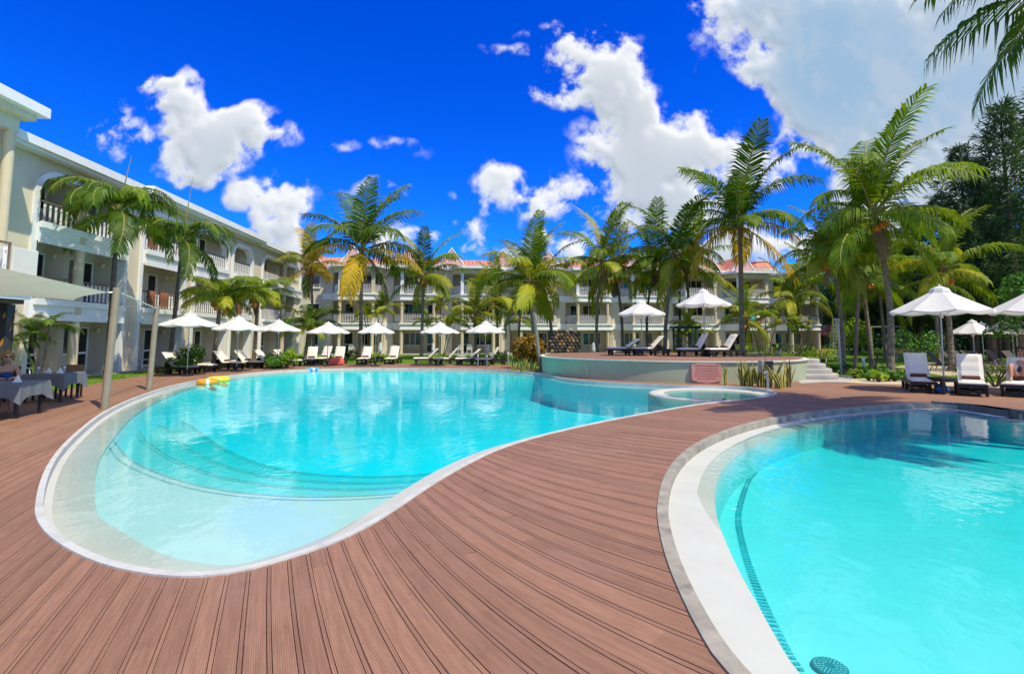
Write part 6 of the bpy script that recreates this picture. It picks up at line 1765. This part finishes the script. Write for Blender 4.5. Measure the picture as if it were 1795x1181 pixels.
# person lying on the rightmost lounger: knees drawn up, one foot on the cushion, one leg over the side
pp = GP(1790, 692)
li = thing('person', 'person with bare legs lying on the rightmost lounger, knees drawn up', 'person', (pp[0], pp[1], 0), R(-140))
hipz = .52
leg = [[((-.12, 0, hipz), .125), ((-.32, 0, hipz+.19), .135), ((-.5, 0, hipz+.42), .14), ((-.6, 0, hipz+.56), .06), ((-.63, 0, hipz+.64), .05)],
       [((-.12, 0, hipz), .125), ((0, -.10, hipz+.02), .095), ((.36, -.13, hipz+.40), .068), ((.47, -.13, hipz+.20), .058), ((.56, -.13, hipz-.03), .04), ((.68, -.13, hipz-.06), .03)],
       [((-.12, 0, hipz), .125), ((.0, .10, hipz+.02), .095), ((.34, .20, hipz+.44), .068), ((.42, .34, hipz+.10), .055), ((.46, .42, hipz-.32), .038), ((.60, .44, .06), .03)]]
for s in (-1, 1): leg += [[((-.5, 0, hipz+.42), .14), ((-.48, s*.2, hipz+.42), .06), ((-.25, s*.27, hipz+.2), .045), ((-.05, s*.2, hipz+.12), .032)]]
skinmesh('body', leg, SKIN, li)
skinmesh('swimsuit', [[((-.10, 0, hipz), .135), ((-.32, 0, hipz+.19), .142), ((-.42, 0, hipz+.31), .145)]], M('dark_swimsuit', (.03, .03, .06), .7), li)
head(li, (-.70, 0, hipz+.78), .11, HAIRD, R(90), True, True, 8)
for s in (-1, 1): hand(li, (-.05, s*.2, hipz+.12), (.9, -s*.4, -.15), (0, 0, 1), SKIN, 1.0, .3)
# gardener bending in the green shirt
gp_ = A(1363, 592, 33)
ga = thing('person', 'gardener in a bright green shirt and dark cap bending over the plants', 'person', (gp_.x, 33, 0), R(-60))
gb = [[((0, 0, .95), .13), ((0, -.18, 1.12), .135), ((0, -.38, 1.26), .14), ((0, -.5, 1.30), .055), ((0, -.56, 1.31), .05)]]
for s in (-1, 1):
    gb += [[((0, 0, .95), .13), ((s*.11, .02, .88), .095), ((s*.13, -.06, .48), .065), ((s*.13, .03, .09), .042), ((s*.13, -.10, .035), .034)]]
    gb += [[((0, -.38, 1.26), .14), ((s*.19, -.40, 1.25), .06), ((s*.22, -.48, .98), .045), ((s*.14, -.62, .80), .03)]]
skinmesh('body', gb, M('dark_skin', (.12, .06, .04), .6), ga)
sh_ = [[((0, 0, .97), .145), ((0, -.18, 1.12), .15), ((0, -.38, 1.26), .155)]]
for s in (-1, 1): sh_ += [[((0, -.38, 1.26), .155), ((s*.19, -.40, 1.25), .075), ((s*.21, -.45, 1.08), .065)]]
skinmesh('shirt', sh_, M('lime_shirt', (.22, .62, .05), .8, .1, 8), ga)
skinmesh('shorts', [[((0, 0, .95), .15), ((.11, .02, .88), .11), ((.125, -.04, .60), .09)], [((0, 0, .95), .15), ((-.11, .02, .88), .11), ((-.125, -.04, .60), .09)]], M('pale_shorts', (.55, .52, .45), .8), ga)
head(ga, (0, -.68, 1.36), .11, M('blue_cap', (.03, .06, .14), .8), 0, False, False, 2)
for s in (-1, 1): hand(ga, (s*.14, -.62, .80), (-s*.2, -.5, -1), (0, -1, .3), MATS['dark_skin'], 1.0, .4)

bpy.context.view_layer.update()
dg = bpy.context.evaluated_depsgraph_get()
evs = [bpy.data.meshes.new_from_object(o.evaluated_get(dg)) for o, _ in SKINS]
for (o, mat), ev in zip(SKINS, evs):
    o.modifiers.clear(); o.data = ev
    if not ev.materials: ev.materials.append(mat)
    ev.polygons.foreach_set('use_smooth', [True]*len(ev.polygons))
